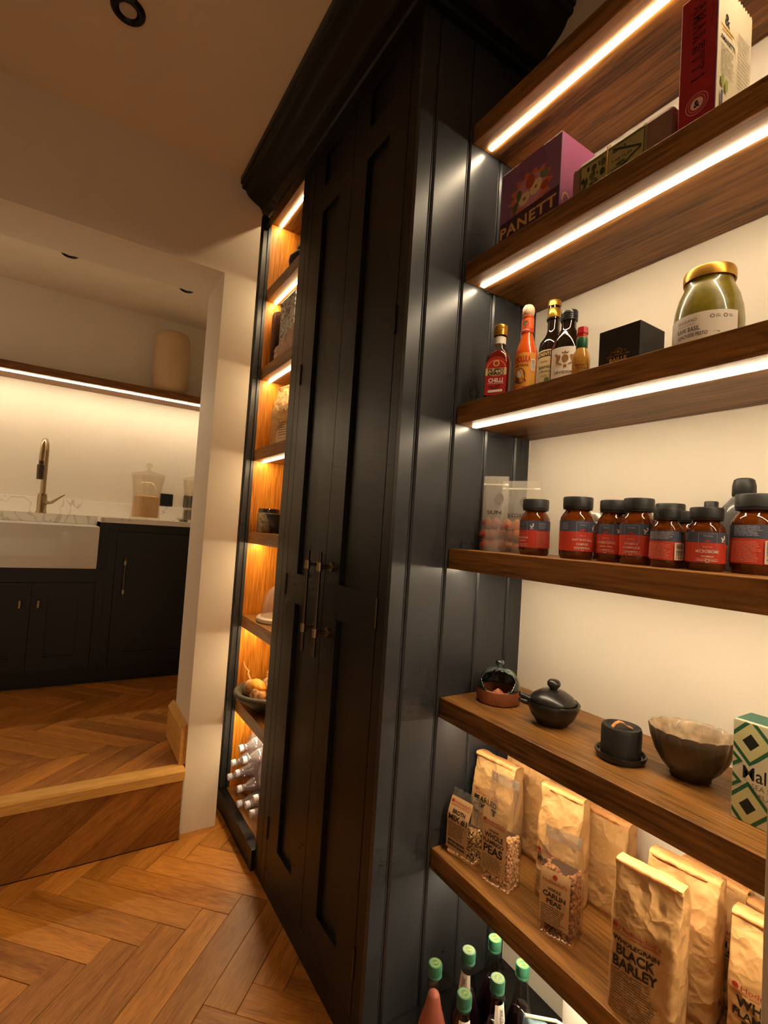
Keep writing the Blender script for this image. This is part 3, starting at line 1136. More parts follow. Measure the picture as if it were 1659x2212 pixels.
k = Ink(side_r(hw, .0011))
k.text('&', -.030, .196, .018, .022, (40, 34, 34), .02, -PI / 2 * 0)
k.rect(-.052, -.004, .178, .181, (206, 164, 60)); k.rect(-.046, -.010, .172, .174, (206, 164, 60))
k.text('AMARETTI', -.026, .158, .052, .009, (40, 34, 34), .02)
k.lines(-.050, .0, .095, .148, 9, (150, 142, 126), .3)
k.lines(.010, .056, .070, .200, 18, (160, 152, 136), .3)
k.rect(-.050, -.040, .070, .090, (150, 168, 70)); k.rect(-.036, -.026, .066, .086, (150, 168, 70))
k.rect(-.050, -.044, .012, .060, (52, 66, 104)); k.rect(-.036, -.026, .012, .045, (196, 60, 60))
k.lines(-.020, .008, .040, .062, 3, (90, 84, 78), .5)
k.build(t)
# serrated closing edge of the top flap
sv = []; sf = []
nz_ = 14
for i in range(nz_):
    y0 = -hd + (i) * 2 * hd / nz_; y1 = -hd + (i + 1) * 2 * hd / nz_
    b = len(sv)
    sv += [(hw - .0006, y0, .256), (hw - .0006, y1, .256), (hw - .0006, (y0 + y1) / 2, .262), (hw + .0004, y0, .256), (hw + .0004, y1, .256), (hw + .0004, (y0 + y1) / 2, .262)]
    sf += [(b, b + 1, b + 2), (b + 3, b + 5, b + 4), (b, b + 2, b + 5, b + 3), (b + 1, b + 4, b + 5, b + 2)]
flat('cream_card', (226, 214, 184), 0.55)
obj('flap_edge', (sv, sf), 'cream_card', t, True)

# ---- bottles on the second shelf
glass('bottle_glass', (232, 228, 220), 0.02)
flat('chilli_oil', (112, 22, 10), 0.12, spec=0.6, coat=0.5)
flat('hot_sauce', (214, 86, 14), 0.25, coat=0.6)
flat('dark_glass', (24, 15, 9), 0.06, spec=0.7, coat=0.6)
flat('green_sauce', (206, 150, 60), 0.2, coat=0.5)
flat('gold_cap', (206, 156, 66), 0.32, metal=0.85)
flat('black_cap', (26, 26, 26), 0.35, coat=0.2)
flat('red_cap', (196, 30, 34), 0.35)
wood('ball_wood', (186, 150, 118), (224, 196, 166), 'Z', 6, 14, 0.5, 0.1)
flat('label_white', (228, 220, 208), 0.6)


def screw_cap(t, z0, z1, r, mat, ridges=3):
    pr = [(0.0, z0), (r * .98, z0)]
    n = ridges
    for i in range(n):
        a = z0 + (z1 - z0) * .62 * i / n; b = z0 + (z1 - z0) * .62 * (i + 1) / n
        pr += [(r, a + .0003), (r, a + (b - a) * .7), (r * .955, a + (b - a) * .8), (r * .955, b)]
    pr += [(r, z0 + (z1 - z0) * .66), (r, z1 - .0015), (r * .95, z1), (0.0, z1)]
    return obj('cap', lat(pr, 28), mat, t, True, True)


# square chilli-oil bottle
t = thing('chilli_oil_bottle', 'square bottle of red chilli oil with gold cap beside the panel', 'bottle', (0.900, 0.913, T2), face_to(.9, .913, .75))
R = .031
def sq(prof, seg=40, p=5.0):
    bm = bmesh.new(); rings = []
    for r, z, e in prof:
        ring = []
        for q in range(seg):
            a = 2 * PI * q / seg
            c, s = math.cos(a), math.sin(a)
            m = (abs(c) ** e + abs(s) ** e) ** (-1.0 / e)
            ring.append(bm.verts.new((r * m * c, r * m * s, z)))
        rings.append(ring)
    bm.faces.new(rings[0][::-1]); bm.faces.new(rings[-1])
    for a, b in zip(rings[:-1], rings[1:]):
        for q in range(seg):
            j = (q + 1) % seg
            bm.faces.new((a[q], a[j], b[j], b[q]))
    return bm
obj('glass_body', sq([(R * .9, 0, 5), (R, .004, 5), (R, .105, 5), (R * .93, .120, 4), (R * .62, .136, 2.5), (.0145, .148, 2), (.0140, .172, 2)]), 'bottle_glass', t, True, True)
obj('oil', sq([(R * .84, .004, 5), (R * .93, .008, 5), (R * .93, .104, 5), (R * .86, .118, 4), (R * .5, .132, 2.5)]), 'chilli_oil', t, True, True)
obj('neck_label', cyl_patch(.0147, .150, .168, -PI, PI), 'label_white', t, True)
screw_cap(t, .172, .199, .0172, 'gold_cap', 3)
k = Ink(front(-R, .0004)); RD = (172, 30, 30)
k.rect(-.026, .026, .012, .094, RD)
k.poly([(-.026, .094), (.026, .094), (.018, .104), (.006, .110), (-.006, .110), (-.018, .104)], RD)
k.rect(-.026, .026, .062, .080, (222, 200, 150))
k.build(t, 'paper_label')
k = Ink(front(-R, .0009))
k.disc(0, .092, .008, (206, 170, 80)); k.disc(0, .092, .005, RD)
k.text('FILIPPO', 0, .0755, .040, .0075, (30, 24, 20), .03); k.text('BERIO', 0, .0665, .040, .0085, (30, 24, 20), .04)
k.text('CHILLI', 0, .049, .036, .011, (236, 226, 214), .03)
k.rect(-.020, .020, .0405, .0415, (236, 200, 190)); k.disc(.002, .031, .012, (120, 18, 18), .005, rot=.5); k.disc(-.006, .030, .011, (120, 18, 18), .004, rot=-.3)
k.poly([(-.018, .018), (.018, .020), (.018, .026), (-.018, .024)], (230, 216, 206))
k.ring(0, .080, .022, .0232, (222, 190, 110), asp=.9)
k.build(t)

# hot sauce with wooden ball stopper
t = thing('hot_sauce_bottle', 'orange hot sauce bottle with round wooden stopper', 'bottle', (0.930, 0.850, T2), face_to(.93, .85, .55))
R = .0268
obj('glass_body', lat([(0, 0), (R * .92, 0), (R, .004), (R, .108), (R * .97, .120), (R * .78, .138), (.0150, .158), (.0125, .170), (.0120, .205), (.0135, .207), (.0135, .211), (0, .211)], 36), 'hot_sauce', t, True, True)
obj('stopper', lat([(0, .210), (.010, .210), (.0135, .214), (.0152, .222), (.0145, .232), (.0105, .239), (0, .242)], 28), 'ball_wood', t, True, True)
obj('paper_label', cyl_patch(R + .0004, .010, .112, -1.25, 1.25), 'label_yellow' if 'label_yellow' in MATS else flat('label_yellow', (226, 152, 46), 0.55), t, True)
obj('neck_label', cyl_patch(.0147, .168, .204, -PI, PI), flat('label_orange', (214, 92, 40), .55), t, True)
k = Ink(wrap(R, .0010))
k.text('CHOLULA', -.002, .096, .044, .016, (196, 40, 26), .04)
k.text('HOT SAUCE', -.002, .080, .034, .006, (70, 30, 20), .03)
k.disc(-.004, .054, .013, (120, 84, 60), .020); k.disc(-.006, .060, .008, (210, 190, 170), .010); k.disc(-.004, .042, .015, (90, 60, 44), .006)
k.rect(-.020, .020, .018, .028, (196, 40, 26), 4); k.text('ORIGINAL', 0, .023, .034, .006, (240, 210, 150), .03)
k.rect(.021, .033, .068, .096, (226, 216, 196), 3)
for i in range(6):
    k.rect(.0225, .0315, .071 + i * .004, .0728 + i * .004, (60, 50, 50), 2)
k.lines(.021, .033, .014, .060, 9, (214, 190, 60), .5, seg=2)
k.build(t)
k = Ink(wrap(.0147, .0006)); k.rect(-.020, .020, .170, .178, (204, 48, 30), 8); k.text('ORIGINAL', 0, .174, .020, .004, (240, 220, 180), .03)
k.disc(0, .190, .006, (60, 110, 60), .006); k.disc(.003, .189, .004, (214, 60, 40)); k.build(t)

# balsamic with gold foil neck
t = thing('balsamic_bottle', 'tall dark vinegar bottle with gold foil neck and cream label', 'bottle', (1.020, 0.845, T2), face_to(1.02, .845, .7))
R = .034
obj('glass_body', lat([(0, 0), (R * .92, 0), (R, .005), (R, .150), (R * .93, .166), (R * .6, .182), (.0165, .192), (.0150, .200), (.0150, .224), (.0180, .226), (.0180, .230), (.0150, .232), (.0150, .262), (0, .262)], 36), 'dark_glass', t, True, True)
obj('foil', lat([(.0156, .232), (.0162, .233), (.0160, .255), (.0152, .256)], 28), 'gold_cap', t, True, True)
screw_cap(t, .262, .277, .0168, 'gold_cap', 2)
flat('label_cream', (222, 206, 150), .6)
obj('paper_label', cyl_patch(R + .0004, .020, .140, -1.35, 1.35), 'label_cream', t, True)
k = Ink(wrap(R, .0010))
k.rect(-.042, .042, .122, .136, (40, 32, 24), 8); k.text('FIORENTINI', -.012, .129, .050, .009, (226, 206, 140), .03)
k.text('Aceto', -.014, .110, .020, .006, (80, 60, 40), .01); k.text('Balsamico', -.012, .096, .036, .009, (60, 46, 30), .02); k.text('di Modena', -.012, .084, .030, .006, (80, 60, 40), .01); k.text('I.G.P.', -.012, .072, .018, .006, (80, 60, 40), .01)
for i in range(34):
    k.disc(-.026 + random.uniform(-.012, .03), random.uniform(.022, .056), .0034, random.choice([(70, 48, 92), (92, 66, 118), (52, 36, 70)]), n=8)
k.disc(-.004, .062, .006, (90, 120, 60)); k.build(t)

# olive oil with white crest label
t = thing('olive_oil_bottle', 'dark olive oil bottle with white crest label and black cap', 'bottle', (0.968, 0.757, T2), face_to(.968, .757, .8))
R = .0385
obj('glass_body', lat([(0, 0), (R * .93, 0), (R, .005), (R, .108), (R * .95, .122), (R * .76, .138), (.0215, .152), (.0170, .160), (.0165, .182), (0, .182)], 40), 'dark_glass', t, True, True)
screw_cap(t, .179, .203, .0195, 'black_cap', 3)
obj('paper_label', cyl_patch(R + .0004, .012, .106, -1.0, 1.0), 'label_white', t, True)
k = Ink(wrap(R, .0010)); BR = (150, 104, 50)
k.disc(0, .078, .0075, BR, .009); k.poly([(-.006, .089), (.006, .089), (.008, .095), (.003, .092), (0, .097), (-.003, .092), (-.008, .095)], BR)
for s in (-1, 1):
    k.disc(s * .016, .078, .0045, BR, .010, rot=s * .4); k.disc(s * .020, .086, .003, BR, .006, rot=-s * .5); k.disc(s * .012, .066, .007, BR, .002, rot=s * .4)
k.disc(0, .060, .004, BR); k.text('ERVIDEIRA', 0, .046, .046, .0065, (84, 72, 60), .02, 0, 1.1); k.text('AZEITE', 0, .034, .016, .0035, (120, 108, 96), .01)
k.build(t)

# small green pepper sauce
t = thing('pepper_sauce_bottle', 'small pepper sauce bottle with red cap and green neck band', 'bottle', (0.905, 0.672, T2), face_to(.905, .672, .8))
R = .0185
obj('glass_body', lat([(0, 0), (R * .9, 0), (R, .004), (R, .048), (R * .9, .058), (.0130, .068), (.0112, .074), (.0112, .098), (0, .098)], 32), 'green_sauce', t, True, True)
obj('neck_band', lat([(.0115, .072), (.0120, .073), (.0120, .094), (.0115, .095)], 28), flat('green_foil', (22, 92, 60), .35), t, True, True)
obj('cap', lat([(0, .0975), (.0105, .0975), (.0105, .104), (.0122, .105), (.0105, .119), (.008, .1205), (0, .1205)], 10), 'red_cap', t, True)
k = Ink(wrap(R, .0005)); k.poly([(-.014, .030), (0, .046), (.014, .030), (0, .012)], (236, 222, 200)); k.build(t, 'paper_label')
k = Ink(wrap(R, .0010)); k.text('PEPPER', 0, .032, .018, .004, (160, 40, 30), .02); k.text('SAUCE', 0, .026, .012, .003, (60, 90, 50), .02); k.build(t)

# black gift box
flat('black_card', (44, 42, 44), .5)
t, hw, hd = facebox('gift_box', 'small black box with gold crest on the bottle shelf', 'box', 0.880, 0.527, 0.613, T2, 0.083, 0.085, 'black_card')
k = Ink(front(-hd)); k.ring(0, .033, .006, .0075, BR); k.ring(-.011, .030, .0045, .0056, BR); k.ring(.011, .030, .0045, .0056, BR); k.disc(0, .033, .003, BR); k.disc(-.020, .026, .004, BR, .0012); k.disc(.020, .026, .004, BR, .0012)
k.text('BAILLE', 0, .018, .036, .008, (206, 164, 92), .02); k.build(t)

# pesto jar
t = thing('pesto_jar', 'large jar of green pesto with gold lid and white label', 'jar', (0.972, 0.452, T2), face_to(.972, .452, .35))
R = .0565
flat('pesto', (122, 110, 12), .3, noise=.35, nscale=60, bump=.3, coat=.9)
obj('glass_body', lat([(0, .0), (R * .80, .0), (R * .93, .010), (R, .040), (R, .075), (R * .96, .098), (R * .86, .122), (R * .74, .138), (R * .69, .146), (R * .69, .158), (0, .158)], 48), 'pesto', t, True, True)
obj('lid', lat([(R * .70, .153), (R * .745, .152), (R * .755, .156), (R * .75, .168), (R * .72, .1725), (R * .64, .171), (0, .171)], 44), 'gold_cap', t, True, True)
obj('paper_label', cyl_patch(R + .0006, .012, .078, -1.15, 1.15), 'label_white', t, True)
k = Ink(wrap(R, .0013)); G = (66, 66, 66)
k.text('SEGGIANO', -.018, .066, .034, .0058, G, .01, 0, 1.1); k.rect(-.034, -.004, .059, .0596, G, 4)
k.text('RAW BASIL', -.016, .050, .040, .0085, G, .02, 0, 1.05); k.text('GENOVESE PESTO', -.010, .039, .052, .0065, G, .02); k.text('1 kg', .030, .039, .008, .004, G, .01)
for u in (.022, .042):
    k.ring(u, .067, .0022, .0034, G); k.lines(u + .005, u + .013, .064, .070, 2, G, .4)
k.build(t)

# jar at the frame edge
t = thing('striped_jar', 'jar with pale lid and green striped label at the right end', 'jar', (1.000, 0.310, T2), face_to(1.0, .31, .6))
R = .036
flat('peach_lid', (226, 176, 138), .5); flat('green_label', (112, 148, 54), .55)
obj('jar_body', lat([(0, 0), (R * .95, 0), (R, .004), (R, .070), (R * .93, .078), (0, .078)], 36), 'label_white', t, True, True)
obj('lid', lat([(0, .078), (R * .97, .078), (R * .98, .112), (R * .93, .116), (0, .116)], 36), 'peach_lid', t, True, True)
k = Ink(wrap(R, .0006))
for i in range(4):
    k.rect(-.11, .11, .072 - i * .006, .075 - i * .006, (112, 148, 54), 24)
for i in range(6):
    k.rect(-.11, .11, .040 - i * .005, .042 - i * .005, (110, 104, 100), 24)
k.build(t, 'printed_stripes')

# ---- amber supplement jars
flat('amber_glass', (116, 54, 9), .05, spec=.7, trans=.45, ior=1.2, coat=.8)
flat('amber_dark', (52, 24, 8), .2)
flat('jar_cap', (34, 34, 34), .45, bump=.0)
SLATE = (70, 78, 98); CORAL = (196, 62, 42); WH = (226, 214, 206)


def supplement_jar(x, y, R, h, turn, label, lines, back=False, plain=False):
    t = thing('supplement_jar', label, 'jar', (x, y, T3), turn, 'amber supplement jars')
    obj('glass_body', lat([(0, 0), (R * .90, 0), (R * .98, .006), (R, .012), (R, h * .60), (R * .97, h * .66), (R * .86, h * .72), (R * .74, h * .76), (R * .70, h * .79), (R * .70, h * .84), (0, h * .84)], 40), 'amber_glass', t, True, True)
    pr = [(0, h * .80), (R * .84, h * .80), (R * .85, h * .83), (R * .87, h * .835), (R * .87, h * .98), (R * .83, h), (0, h)]
    obj('cap', lat(pr, 40), 'jar_cap', t, True, True)
    if plain:
        return t
    obj('label_band', cyl_patch(R + .0004, h * .13, h * .44, -2.7, 2.7, 48), flat('coral_label', CORAL, .5) if 'coral_label' not in MATS else 'coral_label', t, True)
    obj('label_band', cyl_patch(R + .0004, h * .44, h * .61, -2.7, 2.7, 48), flat('slate_label', SLATE, .5) if 'slate_label' not in MATS else 'slate_label', t, True)
    k = Ink(wrap(R, .0008))
    if not back:
        k.frame(-.014, .014, h * .33, h * .585, .0006, (150, 150, 168))
        k.poly([(-.013, h * .44), (-.006, h * .455), (0, h * .49), (.006, h * .455), (.013, h * .44)], CORAL)
        k.text('TERRA', 0, h * .545, .014, .0028, (190, 190, 204), .0, 0, 1.4)
        k.text('NOVA', 0, h * .375, .013, .0028, (226, 190, 180), .0, 0, 1.4)
        k.disc(.026, h * .50, .0016, WH, .006, rot=-.7); k.disc(.0235, h * .505, .0014, WH, .004, rot=.6); k.disc(.028, h * .545, .0018, WH); k.rect(.022, .030, h * .458, h * .464, WH, 2)
        z = h * .305
        for i, (s, w, hh) in enumerate(lines):
            k.text(s, 0, z, w, hh, WH, .015, 0, 1.05)
            z -= hh * .75 + .0045
        k.lines(-.017, .017, h * .185, h * .20, 1, WH, .35, 0, 6)
        k.ring(0, h * .165, .0024, .0034, WH); k.rect(-.017, -.006, h * .163, h * .168, WH, 3); k.rect(.006, .017, h * .163, h * .168, WH, 3)
        k.lines(-.045, -.030, h * .46, h * .58, 6, (150, 156, 176), .4, seg=2)
        k.lines(.040, .058, h * .46, h * .58, 6, (150, 156, 176), .4, seg=2)
        k.lines(.036, .064, h * .15, h * .42, 12, (220, 140, 124), .35, seg=2)
    else:
        k.lines(-.036, .010, h * .47, h * .60, 8, (170, 172, 188), .4, seg=4)
        k.lines(-.040, .006, h * .15, h * .41, 14, (220, 140, 124), .4, seg=4)
        k.rect(.010, .030, h * .14, h * .42, (226, 214, 196), 4)
        for i in range(13):
            a = h * .16 + i * h * .019
            k.rect(.0125, .0265, a, a + h * random.choice([.006, .010, .012]), (40, 34, 34), 3)
    k.build(t)
    return t


supplement_jar(.955, .817, .0352, .134, face_to(.955, .817) - .9, 'leftmost amber jar, in front of the clear fruit pouch', [('MAGNESIUM', .034, .004), ('COMPLEX', .024, .003)])
supplement_jar(.950, .695, .0362, .136, face_to(.95, .695) + .35, 'amber jar reading easy iron, standing by itself', [('EASY IRON 20mg', .042, .0052), ('COMPLEX', .026, .0045), ('NON-CONSTIPATING', .034, .0026)])
supplement_jar(.978, .626, .0325, .130, face_to(.978, .626) - .45, 'amber jar reading vitamin D3 and K2', [('VITAMIN D3+K2', .038, .0045), ('2000iu Plus', .028, .0034), ('COMPLEX', .018, .0026)])
supplement_jar(.950, .5560, .0320, .130, face_to(.948, .553) - .35, 'amber jar reading complex vitamin C, fourth from the left', [('VITAMIN C', .026, .0035), ('COMPLEX', .032, .0045), ('NON ACIDIC', .022, .003)])
supplement_jar(.935, .4920, .0266, .109, face_to(.938, .49) + .1, 'short amber jar with a barcode facing out', [], True)
supplement_jar(.950, .4320, .0300, .111, face_to(.948, .4345) + .1, 'short amber jar reading microbiome', [('MICROBIOME', .034, .0052), ('WOMAN', .018, .0032), ('PROBIOTIC COMPLEX', .028, .0024)])
supplement_jar(.997, .3745, .0362, .137, face_to(.988, .381) + .05, 'largest amber jar at the right end of its shelf', [], True)
supplement_jar(1.072, .559, .0325, .130, face_to(1.07, .56) + 2.5, 'black capped amber jar standing behind the barcode jar', [], False, True)
supplement_jar(1.020, .500, .0270, .110, face_to(1.02, .50) + 2.5, 'small amber jar half hidden behind the microbiome jar', [], False, True)

flat('smoke_bottle', (96, 94, 92), .25, coat=.4)
t = thing('dropper_bottle', 'tall grey bottle with big black cap behind the largest jar', 'bottle', (1.074, .4245, T3))
obj('body', lat([(0, 0), (.034, 0), (.036, .004), (.036, .105), (.033, .122), (.022, .137), (.0175, .142), (0, .142)], 36), 'smoke_bottle', t, True, True)
obj('cap', lat([(0, .142), (.0180, .142), (.0195, .145), (.0190, .163), (.0165, .174), (.012, .177), (0, .177)], 32), 'jar_cap', t, True, True)
t = thing('slim_bottle', 'slim grey bottle with small black cap against the wall', 'bottle', (1.082, .484, T3))
obj('body', lat([(0, 0), (.020, 0), (.021, .003), (.021, .095), (.013, .112), (0, .112)], 28), 'smoke_bottle', t, True, True)
obj('cap', lat([(0, .112), (.0125, .112), (.0125, .133), (.011, .135), (0, .135)], 24), 'jar_cap', t, True, True)
t = thing('spice_jar', 'little amber jar with metal lid behind the easy iron jar', 'jar', (1.075, .733, T3))
obj('glass_body', lat([(0, 0), (.026, 0), (.027, .003), (.027, .080), (.022, .090), (0, .090)], 28), 'amber_dark', t, True, True)
obj('lid', lat([(0, .090), (.0235, .090), (.0235, .108), (.022, .110), (0, .110)], 28), 'silver_dish', t, True, True)

# ---- pouches of dried fruit
film('pouch_film', (244, 240, 232), gloss=.07, rough=.10, haze=.16)
film('bag_film', (250, 247, 242), gloss=.045, rough=.06, haze=.02)
flat('apricot', (222, 122, 30), .5, noise=.3, nscale=60)
flat('apricot_dark', (150, 60, 28), .5, noise=.3, nscale=60)


def lump(bm, c, r, seed, sub=2, amp=.25, sq=(1, 1, 1)):
    v = bmesh.ops.create_icosphere(bm, subdivisions=sub, radius=1.0)['verts']
    for q in v:
        n = mnoise.noise(q.co * 1.4 + Vector((seed, seed * .7, -seed)))
        q.co = Vector(c) + Vector((q.co.x * sq[0], q.co.y * sq[1], q.co.z * sq[2])) * r * (1 + amp * n)


def pouch(x, y, rot, w, h, d, fruit, label, words):
    t = thing('fruit_pouch', label, 'pouch', (x, y, T3), rot, 'clear stand-up pouches')
    vs = []; fs = []
    nu, nv = 12, 16
    for side in (-1, 1):
        for j in range(nv + 1):
            tt = j / nv
            for i in range(nu + 1):
                u = -1 + 2 * i / nu
                bul = d / 2 * (1 - tt) ** .8 * (1 - abs(u) ** 3)
                wv = .0016 * mnoise.noise(Vector((u * 2.2, tt * 4, side + x * 9)))
                vs.append((u * w / 2 * (1 - .10 * (tt - .5) ** 2), side * (bul + .0007) + wv, tt * h))
    off = (nu + 1) * (nv + 1)
    for s in (0, 1):
        for j in range(nv):
            for i in range(nu):
                a = s * off + j * (nu + 1) + i
                q = (a, a + 1, a + nu + 2, a + nu + 1)
                fs.append(q if s == 0 else q[::-1])
    obj('film', (vs, fs), 'pouch_film', t, True, 'all')
    obj('zip_strip', bx(-w / 2 * .97, w / 2 * .97, -.0022, -.0006, h * .88, h * .90), 'label_white', t, True)
    for i in range(9):
        bm = bmesh.new()
        lump(bm, (((i % 3) - 1) * .28 * w + random.uniform(-.06, .06) * w, random.uniform(-.08, .08) * d, .018 + (i // 3) * .026 + random.uniform(-.003, .003)), random.uniform(.016, .020), i * 3.1 + x, 2, .45, (.95, .55, .9))
        obj('dried_fruit', bm, fruit, t, True, 'all')
    k = Ink(lambda u, v, e=0: (u, -(d / 2 * (1 - v / h) ** .8 * (1 - abs(2 * u / w) ** 3) + .0032 + e), v))
    k.disc(.012, h * .70, .010, (104, 96, 88), .014)
    k.text(words, .0, h * .515, w * .56, .010, (70, 50, 40), .02, .05)
    k.build(t)


pouch(.944, .942, -.95, .066, .198, .036, 'apricot_dark', 'clear pouch of dark dried fruit nearest the boarded panel', 'SUN')
pouch(1.012, .918, -1.10, .104, .192, .042, 'apricot', 'clear pouch of orange dried fruit marked succulent', 'SUCCULENT')

# ---- pots on the fourth shelf
flat('terracotta', (132, 72, 38), .55, noise=.2, nscale=30, bump=.15)
def glaze():
    m, nt, b, N, L = new_mat('teal_glaze')
    tc = N.new('ShaderNodeTexCoord'); nz = N.new('ShaderNodeTexNoise'); nz.inputs['Scale'].default_value = 28; nz.inputs['Detail'].default_value = 6
    L.new(tc.outputs['Object'], nz.inputs['Vector'])
    rp = N.new('ShaderNodeValToRGB'); e = rp.color_ramp.elements
    e[0].position = .46; e[0].color = lin((18, 18, 17)); e[1].position = .66; e[1].color = lin((112, 134, 130))
    L.new(nz.outputs['Fac'], rp.inputs[0]); L.new(rp.outputs[0], b.inputs['Base Color'])
    b.inputs['Roughness'].default_value = .15; b.inputs['Coat Weight'].default_value = .6
glaze()
flat('black_clay', (30, 27, 24), .33, noise=.2, nscale=25, bump=.08, coat=.15)
flat('matt_clay', (36, 32, 29), .6, noise=.2, nscale=40, bump=.1)
flat('black_inside', (12, 12, 12), .3)

t = thing('garlic_pot', 'glazed pottery garlic keeper with open front and terracotta base', 'pot', (.968, .918, T4), face_to(.968, .918, .9))
obj('base', lat([(0, 0), (.050, 0), (.054, .004), (.0555, .020), (.0535, .034), (.0505, .036), (.0495, .030), (.049, .008), (0, .008)], 44), 'terracotta', t, True, True)
dm = bmesh.new()
nt_, nr = 44, 14
gr = []
for j in range(nr + 1):
    tt = j / nr
    ph = tt * PI / 2
    r = .0535 * math.cos(ph) ** .75 if j < nr else .0
    z = .034 + .052 * math.sin(ph)
    gr.append([dm.verts.new((max(r, .004) * math.cos(2 * PI * i / nt_), max(r, .004) * math.sin(2 * PI * i / nt_), z)) for i in range(nt_)])
for j in range(nr):
    for i in range(nt_):
        i2 = (i + 1) % nt_
        c = (gr[j][i].co + gr[j + 1][i2].co) / 2
        # the mouth: an oval opening facing forward
        if c.y < -.004 and (c.x / .043) ** 2 + ((c.z - .057) / .027) ** 2 < 1:
            continue
        dm.faces.new((gr[j][i], gr[j][i2], gr[j + 1][i2], gr[j + 1][i]))
rim_e = [e for e in dm.edges if e.is_boundary and e.verts[0].co.z > .035 and (e.verts[0].co.x ** 2 + e.verts[0].co.y ** 2) > .0002]
dome = obj('dome', dm, 'teal_glaze', t, True, 'all')
md = dome.modifiers.new('thick', 'SOLIDIFY'); md.thickness = .005; md.offset = -1
obj('knob', lat([(.006, .084), (.0055, .089), (.010, .094), (.0115, .099), (.009, .104), (0, .106)], 24), 'teal_glaze', t, True, 'all')
tag(obj('garlic_bulb', lat([(0, T4 + .0085), (.011, T4 + .012), (.0155, T4 + .020), (.012, T4 + .030), (.004, T4 + .036), (0, T4 + .038)], 20, ox=.953, oy=.905), flat('clove_skin', (176, 100, 66), .6), smooth=True), 'reddish bulb lying inside the garlic keeper', 'garlic')

t = thing('clay_pot', 'black burnished clay pot with domed lid and pinched spout', 'pot', (.974, .754, T4), face_to(.974, .754))
obj('body', lat([(0, 0), (.030, 0), (.036, .004), (.048, .018), (.0575, .038), (.0600, .050), (.0585, .053), (.0545, .051), (.050, .040), (.030, .012), (0, .010)], 12), 'black_clay', t, True, True)
for dz in (.044, .056):
    obj('handle', tb([(-.050, -.006, .042 + (dz - .044) * .6), (-.064, -.010, dz), (-.074, -.013, dz + .004)], [.008, .0065, .005], 10), 'black_clay', t, True, True)
ld = obj('lid', lat([(.0, .047), (.0505, .050), (.0515, .054), (.044, .064), (.028, .074), (.012, .078), (0, .078)], 40), 'black_clay', t, True, 'all')
obj('lid_knob', lat([(.010, .074), (.0085, .080), (.0145, .087), (.0150, .094), (.010, .100), (0, .1015)], 24), 'black_clay', ld, True, 'all')

t = thing('butter_dish', 'small round black butter crock on saucer with wooden handle loop', 'dish', (.953, .5735, T4), face_to(.953, .5735))
obj('saucer', lat([(0, 0), (.036, 0), (.044, .003), (.0475, .011), (.0470, .0145), (.0440, .0145), (.040, .008), (0, .007)], 44), 'black_clay', t, True, True)
lid = obj('lid', lat([(0, .0075), (.0365, .0075), (.0370, .058), (.0350, .0635), (.0315, .0640), (.0285, .0600), (.0270, .0585), (0, .0580)], 44), 'matt_clay', t, True, True)
flat('pale_strap', (196, 134, 76), .55)
sv = []; sf = []
for i, (x, z) in enumerate([(-.020, .0590), (-.014, .0665), (-.006, .0705), (.003, .0680), (.010, .0625), (.020, .0592)]):
    for s in (-1, 1):
        sv += [(x, s * .0042 - .002, z), (x, s * .0042 - .002, z + .0022)]
for i in range(5):
    a = i * 4
    sf += [(a, a + 4, a + 6, a + 2), (a + 1, a + 3, a + 7, a + 5), (a, a + 1, a + 5, a + 4), (a + 2, a + 6, a + 7, a + 3)]
sf += [(0, 2, 3, 1), (20, 21, 23, 22)]
st_ = obj('strap_handle', (sv, sf), 'pale_strap', t, True)
st_.rotation_euler = (0, 0, .5)

# fluted bowl
flat('bowl_inside', (176, 150, 118), .4, noise=.45, nscale=55, coat=.3)
flat('bowl_outside', (92, 76, 60), .32, metal=.4, noise=.3, nscale=20, coat=.2)


def fluted(prof, n=16, seg=128, amp=.045, wave=.003):
    bm = bmesh.new(); rings = []
    for r, z in prof:
        ring = []
        q = min(1.0, max(0.0, (z - .012) / .05))
        for i in range(seg):
            a = 2 * PI * i / seg
            c = abs(math.cos(n / 2 * a)) ** .7
            rr = r * (1 - amp * q * (1 - c))
            ring.append(bm.verts.new((rr * math.cos(a) * 1.08, rr * math.sin(a) * .95, z + wave * q * (c - .6))))
        rings.append(ring)
    for a, b in zip(rings[:-1], rings[1:]):
        for i in range(seg):
            j = (i + 1) % seg
            bm.faces.new((a[i], a[j], b[j], b[i]))
    bm.faces.new(rings[0][::-1] if prof[0][1] <= prof[-1][1] else rings[-1])
    return bm, rings


t = thing('fluted_bowl', 'fluted stoneware bowl, dark outside and pale speckled inside', 'bowl', (1.002, .467, T4), face_to(1.002, .467))
bo, _ = fluted([(.028, 0), (.031, .002), (.031, .008), (.044, .022), (.056, .042), (.063, .064), (.0665, .084), (.0655, .0855)])
obj('outside', bo, 'bowl_outside', t, True, 'all')
bi, rg = fluted([(.0655, .0855), (.0625, .083), (.058, .063), (.050, .043), (.038, .026), (.018, .016), (.004, .014)])
obj('inside', bi, 'bowl_inside', t, True, 'all')

# salt carton
flat('salt_card', (196, 192, 148), .4, coat=.35)
t, hw, hd = facebox('salt_carton', 'green and cream patterned sea salt carton beside the fluted bowl', 'box', .922, .268, .3675, T4, .154, .060, 'salt_card')
GR = (36, 92, 62); CR = (196, 192, 140); BKK = (22, 26, 22)
k = Ink(front(-hd, .0004))


def dia(u, v, su, sv_, c):
    k.poly([(u - su, v), (u, v - sv_), (u + su, v), (u, v + sv_)], c)


